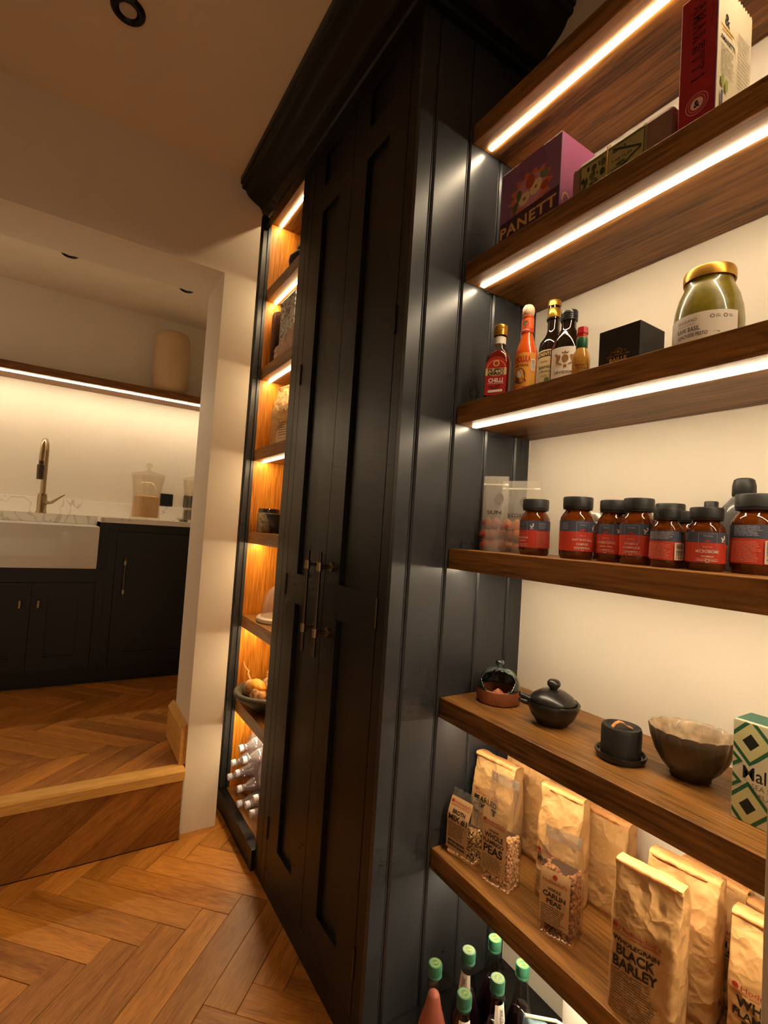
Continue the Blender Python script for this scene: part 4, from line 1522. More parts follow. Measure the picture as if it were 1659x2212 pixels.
k.rect(-hw, hw, .001, .153, (206, 200, 170))
for u, v in ((-hw + .026, .126), (-hw + .024, .022), (-hw - .004, .074 + .020), (-hw - .004, .055)):
    pass
def cl(pts):
    return clip(pts, -hw + .0005, hw - .0005, .001, .153)
def dcl(u, v, su, sv_, c):
    p = cl([(u - su, v), (u, v - sv_), (u + su, v), (u, v + sv_)])
    if p:
        k.poly(p, c)
for u, v in ((-hw + .024, .124), (-hw + .022, .026), (hw - .012, .124), (hw - .012, .026)):
    dcl(u, v, .034, .038, GR); dcl(u, v, .027, .030, CR); dcl(u, v, .0115, .0130, BKK)
for u, v in ((-hw - .008, .092), (-hw - .008, .060)):
    dcl(u, v, .022, .020, GR); dcl(u, v, .015, .013, CR); dcl(u, v, .008, .007, BKK)
dcl(.010, .075, .050, .046, (206, 196, 168))
k.text('Maldon', -.001, .077, .068, .020, (30, 30, 34), .01)
k.text('SEA SALT', -.001, .0595, .044, .008, (120, 112, 96), .01); k.text('FLAKES', .004, .0475, .034, .007, (120, 112, 96), .01)
dcl(.016, .100, .007, .007, (170, 166, 140))
k.build(t)
k = Ink(lambda u, v, e=0: (u, v, .1544 + e)); k.rect(-hw + .001, hw - .001, -hd + .001, hd - .001, (44, 84, 68)); k.rect(-hw + .001, hw - .001, -hd + .002, -hd + .005, (226, 222, 206)); k.build(t, 'top_print')

# ---- bags of pulses on the fifth shelf
def kraft(name, a, b):
    m, nt, bs_, N, L = new_mat(name)
    tc = N.new('ShaderNodeTexCoord')
    nz = N.new('ShaderNodeTexNoise'); nz.inputs['Scale'].default_value = 9; nz.inputs['Detail'].default_value = 5
    L.new(tc.outputs['Object'], nz.inputs['Vector'])
    rp = N.new('ShaderNodeValToRGB'); e = rp.color_ramp.elements
    e[0].position = .35; e[0].color = lin(a); e[1].position = .65; e[1].color = lin(b)
    L.new(nz.outputs['Fac'], rp.inputs[0]); L.new(rp.outputs[0], bs_.inputs['Base Color'])
    vo = N.new('ShaderNodeTexVoronoi'); vo.inputs['Scale'].default_value = 26
    nw = N.new('ShaderNodeTexNoise'); nw.inputs['Scale'].default_value = 14; nw.inputs['Detail'].default_value = 3
    L.new(tc.outputs['Object'], nw.inputs['Vector'])
    mx = N.new('ShaderNodeMix'); mx.data_type = 'RGBA'; mx.inputs[0].default_value = .12
    L.new(tc.outputs['Object'], mx.inputs[6]); L.new(nw.outputs['Color'], mx.inputs[7])
    L.new(mx.outputs[2], vo.inputs['Vector'])
    bs_.inputs['Roughness'].default_value = .62
    add_bump(nt, bs_, vo.outputs['Distance'], .8, .008)


kraft('kraft', (178, 136, 84), (204, 162, 106))
kraft('kraft_fold', (204, 142, 84), (220, 158, 98))  # oranger kraft: strip light glowing through the folded paper is painted in
flat('paper_tan', (196, 158, 110), .65, noise=.05, nscale=20)
INKB = (36, 26, 20); INKR = (150, 44, 30)


def bag_prof(w, d, h, top):
    def hd(z):
        t = min(1.0, max(0.0, z / h))
        s = 0.0 if t < .55 else (t - .55) / .45
        s = s * s * (3 - 2 * s)
        return d / 2 * (1 - s) + top / 2 * s
    return hd


def hod(k, u, vt, w, lines, small, tail=None, icon_mid=False):
    """maker's mark, title lines and small print; u centre, vt top of the print, w width"""
    if icon_mid:
        k.disc(u, vt - .004, .0050, INKR, .0046); k.text("Hodmedod's", u, vt - .014, w * .86, .008, INKR, .005)
        v = vt - .026
    else:
        k.disc(u - w * .42, vt - .004, .0045, INKR, .0040); k.poly([(u - w * .47, vt - .0075), (u - w * .37, vt - .0075), (u - w * .40, vt - .003), (u - w * .44, vt - .003)], INKR)
        k.text("Hodmedod's", u + w * .07, vt - .0045, w * .80, .0075, INKR, .005)
        k.rect(u - w * .47, u + w * .47, vt - .0102, vt - .0096, INKR); k.lines(u - w * .46, u + w * .46, vt - .0138, vt - .0114, 1, INKR, .45, 0)
        v = vt - .0215
    v += lines[0][2] / 2 - .003
    for s, ww, hh in lines:
        k.text(s, u, v - hh / 2, w * ww, hh, INKB, .03)
        v -= hh + .0032
    k.lines(u - w * .46, u + w * .46, v - small * .0042, v, small, (92, 70, 50), .34)
    v -= small * .0042 + .004
    for s, ww, hh in (tail or []):
        k.text(s, u, v - hh / 2, w * ww, hh, INKB, .04); v -= hh + .003


def ringpts(hw, hd, z, r=.010, nf=11, ns=6, gus=0.0):
    """rounded rectangle, front centre first going to +X"""
    r = min(r, hd * .9, hw * .9)
    out = []
    def arc(cx, cy, a0):
        for q in range(1, 4):
            a = a0 + q / 4 * PI / 2
            out.append((cx + r * math.cos(a), cy + r * math.sin(a)))
    for i in range(nf):
        out.append((-hw + r + (2 * hw - 2 * r) * i / (nf - 1), -hd))
    arc(hw - r, -hd + r, -PI / 2)
    for i in range(ns):
        y = -hd + r + (2 * hd - 2 * r) * i / (ns - 1)
        g = gus * (1 - abs(y) / max(hd, 1e-4))
        out.append((hw - g, y))
    arc(hw - r, hd - r, 0)
    for i in range(nf):
        out.append((hw - r - (2 * hw - 2 * r) * i / (nf - 1), hd))
    arc(-hw + r, hd - r, PI / 2)
    for i in range(ns):
        y = hd - r - (2 * hd - 2 * r) * i / (ns - 1)
        g = gus * (1 - abs(y) / max(hd, 1e-4))
        out.append((-hw + g, y))
    arc(-hw + r, -hd + r, PI)
    return out


def bag_skin(w, d, h, top, seed, amp, nz_=22, gusset=.018, flare=0.03):
    hd = bag_prof(w, d, h, top)
    def crum(x, z, s=0.0):
        t = z / h
        q = (.35 + 1.1 * t)
        p = Vector((x * 26 + seed * 3.7, s + seed, z * 22))
        n = mnoise.noise(p) + .5 * abs(mnoise.noise(p * 2.3))
        edge = 1.0 if t > .03 else 0.0
        return amp * q * n * edge
    vs = []; rings = []
    for j in range(nz_ + 1):
        z = h * j / nz_
        t = j / nz_
        s = max(0.0, (t - .5) / .5)
        rp = ringpts(w / 2 * (1 + flare * s), hd(z), z, .011 * (1 - .75 * s), gus=gusset * s)
        ring = []
        for x, y in rp:
            nd = crum(x, z, 4.0 if y > 0 else 0.0)
            yy = y + (nd if y > 0 else -nd) * (1 if abs(y) > hd(z) * .5 else .3)
            xx = x + (.6 * crum(y, z, 9.0) if abs(x) > w * .42 else 0)
            zz = z + (.004 * mnoise.noise(Vector((x * 14, seed, 3.0))) if j == nz_ else 0)
            ring.append(len(vs)); vs.append((xx, yy, zz))
        rings.append(ring)
    fs = [tuple(rings[0][::-1])]
    for a, b in zip(rings[:-1], rings[1:]):
        for q in range(len(a)):
            j = (q + 1) % len(a)
            fs.append((a[q], a[j], b[j], b[q]))
    return vs, fs, rings, (lambda u, v, e=0: (u, -(hd(v) + crum(u, v)) - .0014 - e, v))


def corner(bl, rot, w, d):
    """centre of a bag whose front left foot stands at bl"""
    ux = Vector((math.cos(rot), math.sin(rot))); uy = Vector((-math.sin(rot), math.cos(rot)))
    c = Vector(bl) + ux * w / 2 + uy * d / 2
    return (c.x, c.y, T5)


def kraft_bag(bl, rot, w, d, h, seed, label, paint=None, top=.030, fold=.030, amp=.0046):
    rot = math.radians(rot)
    t = thing('paper_bag', label, 'bag', corner(bl, rot, w, d), rot, 'brown paper bags of grain')
    vs, fs, rings, f = bag_skin(w, d, h, top, seed, amp)
    obj('paper', (vs, fs), 'kraft', t, True, 'all')
    # rolled-over top: a sloping flap with a lip, seen from above
    fv = []; ff = []
    n = 15
    for i in range(n):
        x = -w / 2 * 1.02 + w * 1.02 * i / (n - 1)
        wob = .0022 * mnoise.noise(Vector((x * 30, seed * 2.0, 1.0)))
        fv += [(x, -top / 2 - .001, h - .005 + wob), (x, -top / 2 - .0005, h + .002 + wob), (x, -top / 2 + .006, h + .0035 + wob), (x, top / 2 - .003, h + .001 + wob * 2), (x, top / 2 + .002, h - .004 + wob), (x, top / 2 + .0015, h - fold + wob)]
    for i in range(n - 1):
        for q in range(5):
            a = i * 6 + q
            ff.append((a, a + 1, a + 7, a + 6))
    fl = obj('folded_top', (fv, ff), 'kraft_fold', t, True, 'all')
    m = fl.modifiers.new('thick', 'SOLIDIFY'); m.thickness = .0012
    if paint:
        k = Ink(f); paint(k); k.build(t)
    return t


def beans(w, d, hc, r, jit, seed, squash=1.0, taper=.0):
    """loose pulses lying against the film: one uncounted mass"""
    rnd = random.Random(seed)
    base = bmesh.new(); bmesh.ops.create_icosphere(base, subdivisions=2, radius=1.0)
    bv = [v.co.copy() for v in base.verts]; bf = [tuple(v.index for v in f.verts) for f in base.faces]; base.free()
    pos = []
    s = 1.78 * r
    nx = int((w - 2 * r) / s) + 1; nyy = int((d - 2 * r) / s) + 1; nz_ = int((hc - r) / (s * .9)) + 1
    for j in range(nz_):
        z = r + j * s * .9
        for i in range(nx):
            x = -w / 2 + r + (w - 2 * r) * (i + (.5 if j % 2 else 0)) / nx
            pos.append((x, -d / 2 + r, z))
        for i in range(nyy):
            y = -d / 2 + r + (d - 2 * r) * (i + (.5 if j % 2 else .0)) / nyy
            pos.append((w / 2 - r, y, z)); pos.append((-w / 2 + r, y, z))
    for i in range(nx):
        for q in range(nyy):
            pos.append((-w / 2 + r + (w - 2 * r) * (i + .5) / nx, -d / 2 + r + (d - 2 * r) * (q + .5) / nyy, hc + .004 * math.sin(i) - .003 * q))
    vs = []; fs = []
    for x, y, z in pos:
        x += rnd.uniform(-jit, jit) * r; y += rnd.uniform(-jit, jit) * r; z = max(r * .95, z + rnd.uniform(-jit, jit) * r)
        b = len(vs)
        a = rnd.uniform(0, 6.28); sc = rnd.uniform(.9, 1.08)
        ca, sa = math.cos(a), math.sin(a)
        for q in bv:
            px, py, pz = q.x * r * sc, q.y * r * sc * squash, q.z * r * sc * (squash if squash < 1 else 1)
            vs.append((x + px * ca - pz * sa, y + py, z + px * sa + pz * ca))
        fs += [tuple(b + i for i in f) for f in bf]
    return vs, fs


def pulse_mat(name, a, b):
    m, nt, bs_, N, L = new_mat(name)
    tc = N.new('ShaderNodeTexCoord'); vo = N.new('ShaderNodeTexVoronoi'); vo.inputs['Scale'].default_value = 130
    L.new(tc.outputs['Object'], vo.inputs['Vector'])
    rp = N.new('ShaderNodeValToRGB'); rp.color_ramp.elements[0].color = lin(a); rp.color_ramp.elements[1].color = lin(b)
    sp = N.new('ShaderNodeSeparateXYZ'); L.new(vo.outputs['Color'], sp.inputs[0]); L.new(sp.outputs[0], rp.inputs[0])
    L.new(rp.outputs[0], bs_.inputs['Base Color']); bs_.inputs['Roughness'].default_value = .45


pulse_mat('flamingo_pea', (196, 150, 106), (222, 180, 134))
pulse_mat('carlin_pea', (136, 88, 50), (168, 116, 70))
pulse_mat('broth_mix', (172, 126, 66), (228, 204, 146))
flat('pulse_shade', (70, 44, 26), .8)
flat('seal_shine', (240, 236, 228), .12)


def clear_bag(bl, rot, w, d, h, hc, seed, label, pulse, r, paint, lab, squash=1.0, neck=True):
    rot = math.radians(rot)
    t = thing('clear_bag', label, 'bag', corner(bl, rot, w, d), rot, 'clear bags of pulses with paper labels')
    vs, fs, rings, f = bag_skin(w, d, h, .006, seed, .0016, gusset=d * .42, flare=.0)
    obj('film', (vs, fs), 'bag_film', t, True, 'all')
    bv, bf = beans(w - .006, d - .006, hc, r, .35, seed, squash)
    o = obj('pulses', (bv, bf), pulse, t, True, 'all')
    o.location = (0, 0, .001)
    o['kind'] = 'stuff'
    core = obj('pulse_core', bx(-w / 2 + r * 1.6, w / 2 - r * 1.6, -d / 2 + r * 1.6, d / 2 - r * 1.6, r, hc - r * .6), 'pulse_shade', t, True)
    # sealed top edge
    sv = []; sf = []
    for i in range(13):
        x = -w / 2 + w * i / 12
        wob = .003 * mnoise.noise(Vector((x * 40, seed, 0)))
        sv += [(x, -.004 + wob, h - .022), (x, -.003 + wob * 2, h - .010), (x, -.001 + wob, h + .002)]
    for i in range(12):
        a = i * 3
        sf += [(a, a + 3, a + 4, a + 1), (a + 1, a + 4, a + 5, a + 2)]
    obj('seal', (sv, sf), 'seal_film', t, True, 'all')
    # paper label follows the front
    u0, u1, v0, v1 = lab
    pv = []; pf = []
    nu, nv = 6, 14
    for j in range(nv + 1):
        for i in range(nu + 1):
            pv.append(f(u0 + (u1 - u0) * i / nu, v0 + (v1 - v0) * j / nv, -.0004))
    for j in range(nv):
        for i in range(nu):
            a = j * (nu + 1) + i
            pf.append((a, a + 1, a + nu + 2, a + nu + 1))
    obj('paper_label', (pv, pf), 'paper_tan', t, True, 'all')
    k = Ink(lambda u, v, e=0: f(u, v, .0003 + e)); paint(k); k.build(t)
    return t


film('seal_film', (248, 246, 240), gloss=.42, rough=.10, haze=.14)

clear_bag((.872, .978), -80.5, .085, .046, .150, .074, 2.0, 'short clear bag of broth mix at the left end of its shelf', 'broth_mix', .0042,
          lambda k: hod(k, -.008, .128, .062, [('BROTH', .62, .009), ('MIX #1', .92, .015)], 9, [('BRITISH GROWN', .8, .006), ('BEANS & GRAINS', .85, .006)]), (-.041, .024, .012, .134), .7)
clear_bag((.876, .857), -78.5, .0755, .056, .240, .112, 5.0, 'tall clear bag of whole flamingo peas', 'flamingo_pea', .0047,
          lambda k: hod(k, -.006, .146, .060, [('ORGANIC', .45, .005), ('WHOLE', .82, .012), ('FLAMINGO', .90, .009), ('PEAS', .84, .019)], 8), (-.037, .027, .030, .152))
clear_bag((.873, .691), -73.0, .0745, .066, .198, .124, 8.0, 'clear bag of brown carlin peas at the shelf edge', 'carlin_pea', .0047,
          lambda k: hod(k, -.002, .124, .056, [('WHOLE', .48, .006), ('CARLIN', .82, .010), ('PEAS', .54, .010)], 9, [('BRITISH GROWN', .6, .004)], True), (-.032, .029, .026, .130))

kraft_bag((.948, .978), -82, .122, .066, .225, 1.0, 'brown paper bag of pearled spelt behind the broth mix',
          lambda k: (k.rect(-.052, .034, .030, .152, (196, 152, 96)), hod(k, -.010, .150, .076, [('PEARLED', .92, .014), ('SPELT', .90, .020)], 14)))
kraft_bag((1.034, .950), -86, .135, .062, .232, 3.0, 'brown paper bag against the wall behind the pearled spelt')
kraft_bag((.952, .766), -80, .098, .066, .236, 4.0, 'brown paper bag directly behind the carlin peas',
          lambda k: hod(k, -.004, .110, .080, [('MARROWFAT', .92, .012), ('PEAS', .6, .012)], 9))
kraft_bag((1.037, .722), -86, .112, .064, .196, 6.0, 'squat brown paper bag with folded top next to the bare wall')
kraft_bag((.852, .520), -80, .106, .074, .236, 7.0, 'big brown paper bag of black barley at the shelf front',
          lambda k: hod(k, -.008, .146, .082, [('WHOLEGRAIN', .90, .0085), ('BLACK', .74, .017), ('BARLEY', .86, .017)], 16))
kraft_bag((.944, .510), -82, .112, .066, .232, 9.0, 'brown paper bag directly behind the black barley')
kraft_bag((1.036, .500), -87, .108, .066, .196, 10.0, 'brown paper bag under the bowl shelf against the wall',
          lambda k: hod(k, .010, .130, .080, [('GREEN', .6, .012), ('LENTILS', .8, .012)], 8))
kraft_bag((.922, .366), -84, .104, .074, .226, 12.0, 'brown paper bag of whole flamingo peas at the right edge',
          lambda k: hod(k, -.004, .138, .084, [('WHOLE', .80, .016), ('FLAMINGO', .90, .012), ('PEAS', .60, .018)], 9))
kraft_bag((1.036, .388), -88, .094, .060, .190, 13.0, 'brown paper bag partly seen behind the right edge post')

# ---- green capped bottles on the low board
flat('mint_cap', (42, 98, 76), .5)
flat('dark_drink', (34, 14, 26), .15, coat=.5)
flat('pink_drink', (206, 110, 98), .3)
glass('drink_glass', (222, 228, 222), .02)


def fizz(x, y, zt, label, drink, fill, band, turn):
    h = zt - T6
    t = thing('drink_bottle', label, 'bottle', (x, y, T6), turn, 'green capped drink bottles')
    R = .033
    obj('glass_body', lat([(0, 0), (R * .93, 0), (R, .004), (R, h * .46), (R * .93, h * .54), (R * .62, h * .66), (.0150, h * .76), (.0128, h * .86), (.0125, h * .93), (0, h * .93)], 32), 'drink_glass', t, True, 'all')
    pr = [(0, .003), (R * .90, .003), (R * .95, .006), (R * .95, h * .46), (R * .87, h * .54), (R * .56, h * .655)]
    if fill > .7:
        pr += [(.0125, h * .76), (.0105, h * fill), (0, h * fill)]
    else:
        pr += [(R * .45, h * .685), (0, h * .685)]
    obj('drink', lat(pr, 28), drink, t, True, 'all')
    cp_ = obj('cap', lat([(0, h * .905), (.0145, h * .905), (.0152, h * .915), (.0138, h * .925), (.0138, h * .935), (.0150, h * .94), (.0152, h * .985), (.0140, h), (0, h)], 30), 'mint_cap', t, True, True)
    k = Ink(lambda u, v, e=0: (u, v, h + .0004 + e))
    k.ring(0, 0, .0100, .0108, (176, 190, 30)); k.ring(0, 0, .0076, .0082, (176, 190, 30)); k.text('LIVE', 0, .0, .011, .005, (176, 190, 30), .0, .5)
    k.build(t)
    if band:
        obj('neck_label', (lambda R2: ([((R2(z)) * math.sin(a), -(R2(z)) * math.cos(a), z) for z in (h * .70, h * .84) for a in (-.9, -.45, 0, .45, .9)], [(i, i + 1, i + 6, i + 5) for i in range(4)]))(lambda z: .0186 if z < h * .75 else .0140), 'label_white', t, True)
        k = Ink(lambda u, v, e=0: ((.0163 + (h * .77 - v) * .12 + .0012 + e) * math.sin(u / .016), -(.0163 + (h * .77 - v) * .12 + .0012 + e) * math.cos(u / .016), v))
        k.text(band, 0, h * .77, .026, .008, (60, 56, 56), .01, PI / 2); k.build(t)
    k = Ink(wrap(R, .0006)); k.rect(-.04, .04, h * .12, h * .42, (40, 24, 48), 12); k.disc(0, h * .34, .014, (232, 228, 226), .016); k.text('KOMBUCHA', 0, h * .22, .048, .009, (226, 220, 226), .02); k.build(t, 'body_label')
    return t


fizz(.730, .829, .353, 'green capped bottle of pink drink beside the panel, leftmost', 'pink_drink', .775, '', -1.0)
fizz(.817, .820, .353, 'green capped bottle with white neck label reading botanic', 'dark_drink', .6, 'BOTANIC', -1.25)
fizz(.893, .816, .353, 'green capped bottle in the rear corner under the shelf', 'dark_drink', .6, '', -1.0)
fizz(.738, .746, .353, 'frontmost green capped bottle with neck label', 'dark_drink', .6, 'LITE', -.5)
fizz(.823, .739, .353, 'green capped bottle in the middle of the front row', 'dark_drink', .6, 'BOTANIC', -.1)
fizz(.897, .738, .353, 'green capped bottle half hidden by the bag shelf', 'dark_drink', .6, '', -1.0)

# crumpled pale blue sack behind them
flat('blue_paper', (124, 156, 168), .55, noise=.08, nscale=20)
t = thing('flour_sack', 'pale blue printed paper sack slumped beside the bottles', 'sack', (.868, .628, T6), -.95)
vs, fs, rings, f = bag_skin(.120, .085, .225, .050, 21.0, .007, gusset=.02, flare=.02)
fs.append(tuple(rings[-1]))
obj('paper', (vs, fs), 'blue_paper', t, True, 'all')
k = Ink(f)
k.lines(-.045, .050, .13, .215, 15, (70, 84, 96), .3); k.text('FLOUR', .0, .09, .08, .02, (60, 74, 96), .03); k.build(t)
obj('rolled_rim', tb([(-.058, -.022, .226), (-.03, -.030, .231), (.03, -.030, .229), (.060, -.020, .225), (.062, .018, .225), (.0, .030, .230), (-.058, .02, .226)], .003, 8), 'cream_card', t, True, True)
t = thing('white_tub', 'white tub mostly hidden behind the pale blue sack', 'tub', (1.03, .655, T6))
obj('body', lat([(0, 0), (.055, 0), (.060, .006), (.062, .24), (0, .24)], 36), 'label_white', t, True, True)
obj('lid', lat([(0, .24), (.065, .24), (.066, .262), (.060, .268), (0, .268)], 36), 'ceramic_white', t, True, True)

# ================================================================== THINGS IN THE OPEN SHELF UNIT
O1, O2, O3, O4, O5, O6, O7 = 2.353, 1.979, 1.601, 1.223, 0.842, 0.465, 0.075

# dark felted bundle on the top shelf
flat('dark_felt', (40, 37, 35), .8, noise=.2, nscale=60, bump=.2)
t = thing('felt_bundle', 'dark grey rounded felt bundle on the top open shelf', 'bundle', (.800, 1.985, O1))
bm = bmesh.new(); lump(bm, (0, 0, .052), .092, 3.3, 3, .18, (.9, 1.45, .55)); obj('lower_fold', bm, 'dark_felt', t, True, 'all')
bm = bmesh.new(); lump(bm, (.01, -.02, .105), .080, 7.1, 3, .16, (.9, 1.35, .60)); obj('upper_fold', bm, 'dark_felt', t, True, 'all')

# serving board leaning at the side, patterned tin, tissue
wood('dark_board', (52, 28, 14), (96, 56, 30), 'Z', 12, 10, .35, .2)
bm = bmesh.new()
outl = []
for cx_, cz_, a0 in ((.075, .03, -PI / 2), (.075, .235, 0), (-.015, .235, PI / 2), (-.015, .03, PI)):
    for q in range(7):
        a = a0 + q / 6 * PI / 2
        outl.append((cx_ + .03 * math.cos(a), cz_ + .03 * math.sin(a)))
va = [bm.verts.new((x, -.009, z)) for x, z in outl]; vb = [bm.verts.new((x, .009, z)) for x, z in outl]
bm.faces.new(va); bm.faces.new(vb[::-1])
for i in range(len(outl)):
    j = (i + 1) % len(outl)
    bm.faces.new((va[i], va[j], vb[j], vb[i]))
t = thing('serving_board', 'dark wooden serving board standing upright beside the patterned tin', 'board', (.765, 2.190, O2))
obj('board', bm, 'dark_board', t, True, bevel=.003)
def tin_mat():
    m, nt, b, N, L = new_mat('engraved_tin')
    tc = N.new('ShaderNodeTexCoord'); nz = N.new('ShaderNodeTexNoise'); nz.inputs['Scale'].default_value = 38; nz.inputs['Detail'].default_value = 4; nz.inputs['Distortion'].default_value = 2.2
    L.new(tc.outputs['Object'], nz.inputs['Vector'])
    rp = N.new('ShaderNodeValToRGB'); e = rp.color_ramp.elements
    e[0].position = .45; e[0].color = lin((58, 64, 80)); e[1].position = .52; e[1].color = lin((176, 180, 190))
    L.new(nz.outputs['Fac'], rp.inputs[0]); L.new(rp.outputs[0], b.inputs['Base Color']); b.inputs['Roughness'].default_value = .4
tin_mat()
t = thing('patterned_tin', 'tall blue grey patterned tin lettered B in the open unit', 'tin', (.785, 2.060, O2), SHELF_FACE)
obj('tin_body', bx(-.085, .085, -.045, .045, 0, .262), 'engraved_tin', t, True, bevel=.004)
obj('tin_lid', bx(-.087, .087, -.047, .047, .262, .285), 'engraved_tin', t, True, bevel=.003)
k = Ink(front(-.045, .0008)); k.rect(-.062, -.034, .192, .238, (64, 70, 86)); k.text('B', -.048, .215, .020, .032, (222, 222, 222), .05)
k.rect(-.080, -.078, .01, .255, (40, 44, 58)); k.text('LEND', .010, .215, .055, .032, (64, 70, 86), .05); k.build(t)
flat('tissue', (196, 170, 160), .7, noise=.1, nscale=30)
t = thing('tissue_paper', 'crumpled pinkish tissue paper in front of the patterned tin', 'tissue paper', (.720, 2.010, O2))
vs = []; fs = []
for j in range(9):
    for i in range(15):
        u = i / 14; v = j / 8
        vs.append((-.005 + .012 * mnoise.noise(Vector((u * 6, v * 5, 2))), .11 - .24 * u, max(.0006, v * (.055 + .065 * u) + .012 * mnoise.noise(Vector((u * 7, v * 6, 9))))))
for j in range(8):
    for i in range(14):
        a = j * 15 + i
        fs.append((a, a + 1, a + 16, a + 15))
o = obj('sheet', (vs, fs), 'tissue', t, True); m = o.modifiers.new('thick', 'SOLIDIFY'); m.thickness = .001

# two kraft pouches
def open_kraft(x, y, rot, w, d, h, seed, label, lab=True):
    t = thing('kraft_pouch', label, 'pouch', (x, y, O3), rot, 'kraft pouches in the open unit')
    vs, fs, rings, f = bag_skin(w, d, h, .008, seed, .003)
    obj('paper', (vs, fs), 'kraft', t, True, 'all')
    obj('seal_strip', bx(-w * .52, w * .52, -.0056, .0056, h - .012, h + .012), 'kraft_fold', t, True, bevel=.002)
    if lab:
        k = Ink(f); k.rect(-w * .18, w * .46, h * .04, h * .66, (224, 200, 172), 6)
        k.ring(w * .16, h * .56, .012, .014, (90, 76, 66)); k.frame(-w * .13, w * .42, h * .12, h * .44, .0012, (110, 92, 80))
        k.lines(-w * .08, w * .36, h * .16, h * .40, 6, (120, 100, 86), .4); k.build(t)


open_kraft(.775, 2.040, -1.35, .180, .070, .262, 31.0, 'kraft pouch with pale label on the third open shelf')
open_kraft(.900, 2.165, -1.45, .120, .060, .200, 33.0, 'plain kraft pouch behind the labelled pouch', False)

# clip jar and black bowl
t = thing('lidded_jar', 'small patterned jar with dark lid behind the black bowl', 'jar', (.760, 2.158, O4))
flat('jar_pattern', (150, 132, 104), .3, noise=.7, nscale=70, coat=.4)
obj('jar_body', lat([(0, 0), (.046, 0), (.049, .004), (.049, .082), (.045, .090), (0, .090)], 36), 'jar_pattern', t, True, True)
obj('lid', lat([(0, .090), (.0475, .090), (.0475, .104), (.045, .107), (0, .107)], 36), 'dark_glass', t, True, True)
t = thing('black_bowl', 'shallow matt black bowl on the open shelf beside the small jar', 'bowl', (.785, 2.020, O4))
obj('bowl', lat([(0, 0), (.030, 0), (.034, .004), (.062, .036), (.080, .074), (.082, .083), (.0795, .083), (.058, .038), (.028, .010), (0, .008)], 40), 'matt_clay', t, True, 'all')

# glass cloche on a stone base
flat('cloche_stone', (200, 186, 172), .4, noise=.08, nscale=30)
t = thing('cheese_cloche', 'clear glass dome on a pale stone base', 'cloche', (.815, 2.065, O5))
obj('base', lat([(0, 0), (.098, 0), (.104, .006), (.104, .018), (.098, .024), (.090, .025), (.086, .022), (0, .022)], 44), 'cloche_stone', t, True, True)
film('dome_glass', (244, 236, 230), gloss=.12, rough=.04, haze=.12)
obj('dome', lat([(.082, .024), (.084, .026), (.082, .07), (.074, .105), (.058, .135), (.034, .155), (.010, .163), (0, .164)], 44), 'dome_glass', t, True, 'all')
obj('dome_knob', lat([(.005, .163), (.006, .170), (.014, .180), (.010, .190), (0, .193)], 20), 'dome_glass', t, True, 'all')

# bowl of root vegetables
flat('stone_bowl', (74, 72, 66), .55, noise=.25, nscale=35, bump=.2)
t = thing('vegetable_bowl', 'wide grey stone bowl holding roots on the open shelf', 'bowl', (.792, 2.070, O6))
obj('bowl', lat([(0, 0), (.055, 0), (.062, .005), (.085, .022), (.124, .050), (.142, .064), (.150, .072), (.151, .083), (.143, .090), (.132, .086), (.106, .052), (.060, .018), (0, .014)], 48), 'stone_bowl', t, True, 'all')
BZ = O6


def root(name, x, y, z, r, c, seed, label, cat, sq=(1, 1, 1), rz=0.0, tail=None, dirt=True):
    mname = 'skin_' + name + str(seed).replace('.', '_')
    m, nt, b, N, L = new_mat(mname)
    tc = N.new('ShaderNodeTexCoord'); nz = N.new('ShaderNodeTexNoise'); nz.inputs['Scale'].default_value = 26; nz.inputs['Detail'].default_value = 5
    L.new(tc.outputs['Object'], nz.inputs['Vector'])
    rp = N.new('ShaderNodeValToRGB'); e = rp.color_ramp.elements
    e[0].position = .34; e[0].color = lin((92, 60, 36) if dirt else tuple(v * .8 for v in c)); e[1].position = .52; e[1].color = lin(c)
    L.new(nz.outputs['Fac'], rp.inputs[0]); L.new(rp.outputs[0], b.inputs['Base Color']); b.inputs['Roughness'].default_value = .55
    t = thing(name, label, cat, (x, y, BZ + z), rz, 'roots in the stone bowl')
    bm = bmesh.new(); lump(bm, (0, 0, 0), r, seed, 3, .14, sq)
    obj('flesh', bm, mname, t, True, 'all')
    if tail:
        obj('root_tail', tb(tail, [.004 * (1 - i / len(tail)) + .0008 for i in range(len(tail))], 6), mname, t, True, True)
    else:
        bm = bmesh.new()
        for q in range(7):
            a = q * .9
            tube(bm, [(r * sq[0] * -.95, .004 * math.cos(a), .004 * math.sin(a)), (r * sq[0] * -1.08, .009 * math.cos(a), .010 * math.sin(a) - .002)], .0011, 5)
        o = obj('root_hairs', bm, mname, t, True)
        o['kind'] = 'stuff'


root('beetroot', .728, 2.110, .088, .038, (206, 150, 92), 1.3, 'brown root with a long wispy tail at the left of the stone bowl', 'root vegetable', (1, 1.05, .95), 0, [(0, .034, .024), (-.006, .052, .046), (.002, .072, .052), (-.008, .100, .066), (-.004, .140, .080)])
root('turnip', .830, 2.080, .150, .042, (222, 168, 104), 2.7, 'pale hairy turnip on top of the heap', 'root vegetable', (1.15, .95, .85))
root('squash', .722, 2.030, .118, .034, (228, 150, 30), 4.1, 'smooth yellow root in the middle of the heap', 'root vegetable', (.85, 1.6, .78), .1, None, False)
root('celeriac', .718, 2.004, .090, .036, (200, 146, 84), 5.9, 'knobbly brown root at the front of the stone bowl', 'root vegetable', (.9, 1.2, .95))
root('lemon_root', .850, 2.040, .200, .026, (232, 168, 52), 6.4, 'small yellow root crowning the heap', 'root vegetable', (1.2, 1.3, .7), 0, None, False)
root('potato', .815, 2.125, .086, .040, (190, 136, 80), 7.7, 'dull brown root at the back of the stone bowl', 'root vegetable', (1.1, 1, .9))
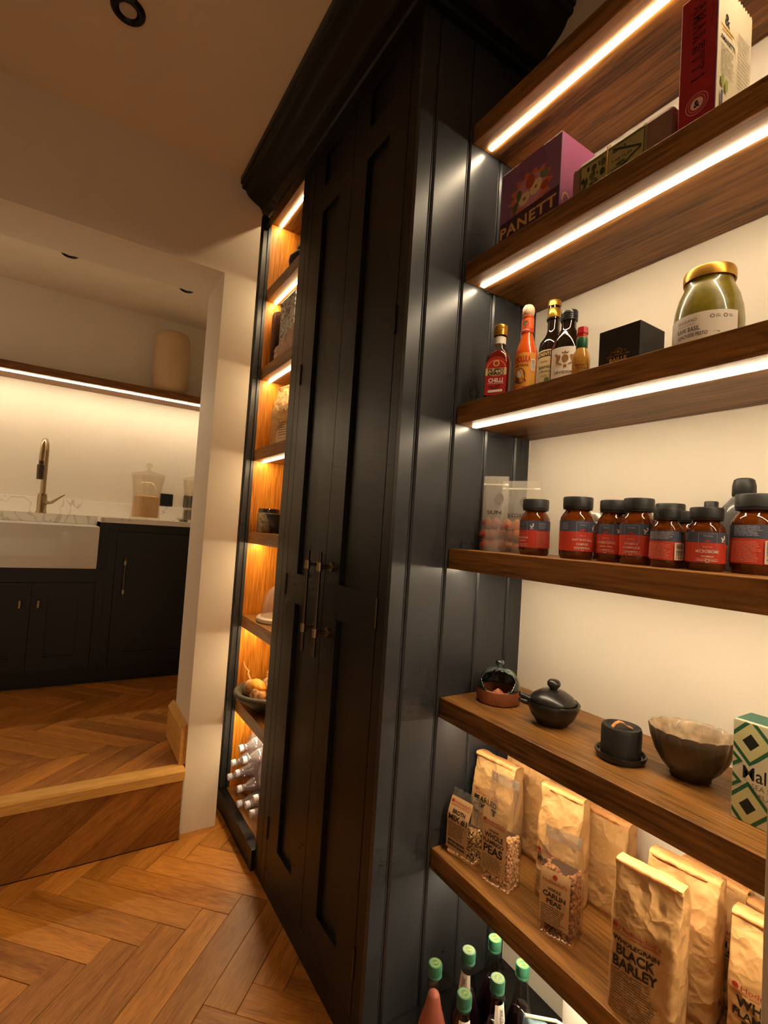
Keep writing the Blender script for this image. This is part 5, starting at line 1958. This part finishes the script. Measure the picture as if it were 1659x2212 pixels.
root('potato', .872, 2.024, .112, .044, (186, 132, 78), 8.8, 'large brown root buried at the back right of the stone bowl', 'root vegetable', (1.1, 1.2, .9))

# shrink-wrapped water bottles lying in the bottom
film('water_pet', (214, 210, 220), gloss=.20, rough=.05, haze=.20)
flat('water_cap', (206, 212, 236), .4)
film('shrink_wrap', (240, 234, 238), gloss=.10, rough=.08, haze=.07)
caps = [(508, 2.0700, .318), (0, 2.0170, .292), (0, 2.1560, .222), (0, 2.0940, .205), (0, 2.1930, .146), (0, 2.0520, .160), (0, 2.0380, .106), (0, 1.8560, .214), (0, 1.8800, .146), (0, 1.9400, .150)]
wl = ['topmost', 'second from the top', 'left hand of the second row', 'right hand of the second row', 'far left lower', 'middle', 'lower middle', 'right hand upper', 'right hand lower', 'lowest front']
wl = ['topmost water bottle in the shrink-wrapped pile, white cap facing out', 'water bottle just under the topmost one of the pile', 'water bottle at the left of the upper pile, cap near the lining',
      'water bottle in the centre of the upper pile', 'leftmost water bottle of the pile, beside the lining', 'water bottle in the middle of the pile', 'water bottle low in the middle of the pile, near the base board',
      'water bottle at the upper right of the pile, beside the stile', 'water bottle at the lower right of the pile, beside the stile', 'water bottle low in the front, between middle and right hand stacks']
proto = None
axis = Matrix.Rotation(PI / 2 - .12, 4, 'Y')
for i, (q, y, z) in enumerate(caps):
    if proto is None:
        t = thing('water_bottle', wl[0], 'bottle', (.676, y, z), 0, 'clear water bottles with white caps')
        mx_ = axis
        obj('cap', lat([(0, .0), (.0125, .0), (.0140, .0015), (.0140, .016), (.0132, .018), (0, .018)], 24, mtx=mx_), 'water_cap', t, True, True)
        obj('bottle_body', lat([(.0105, .016), (.0105, .022), (.0140, .023), (.0140, .026), (.0110, .028), (.013, .034), (.024, .058), (.0285, .074), (.0270, .078), (.0285, .086), (.0275, .092), (.0285, .098), (.0285, .180), (.026, .192), (.0, .195)], 24, mtx=mx_), 'water_pet', t, True, 'all')
        proto = t
    else:
        dup(proto, (.676, y, z), 0, wl[i])
vs = []; fs = []
ny_, nx_ = 16, 8
for j in range(ny_ + 1):
    for i in range(nx_ + 1):
        y = 2.235 - .40 * j / ny_
        x = .738 + .22 * i / nx_
        zt = .335 if y > 1.97 else .26
        z = zt + .022 * mnoise.noise(Vector((x * 16, y * 16, 3))) + .02 * math.sin(y * 30) - (.10 if i == 0 else 0) - max(0, (abs(y - 2.05) - .10)) * .55
        vs.append((x + (.018 * mnoise.noise(Vector((y * 20, 1, 0))) if i == 0 else 0), y, z))
for j in range(ny_):
    for i in range(nx_):
        a = j * (nx_ + 1) + i
        fs.append((a, a + 1, a + nx_ + 2, a + nx_ + 1))
o = obj('shrink_wrap', (vs, fs), 'shrink_wrap', None, False, 'all')
m = o.modifiers.new('thick', 'SOLIDIFY'); m.thickness = .0006
tag(o, 'torn clear shrink wrap lying over the water bottles', 'wrapping')
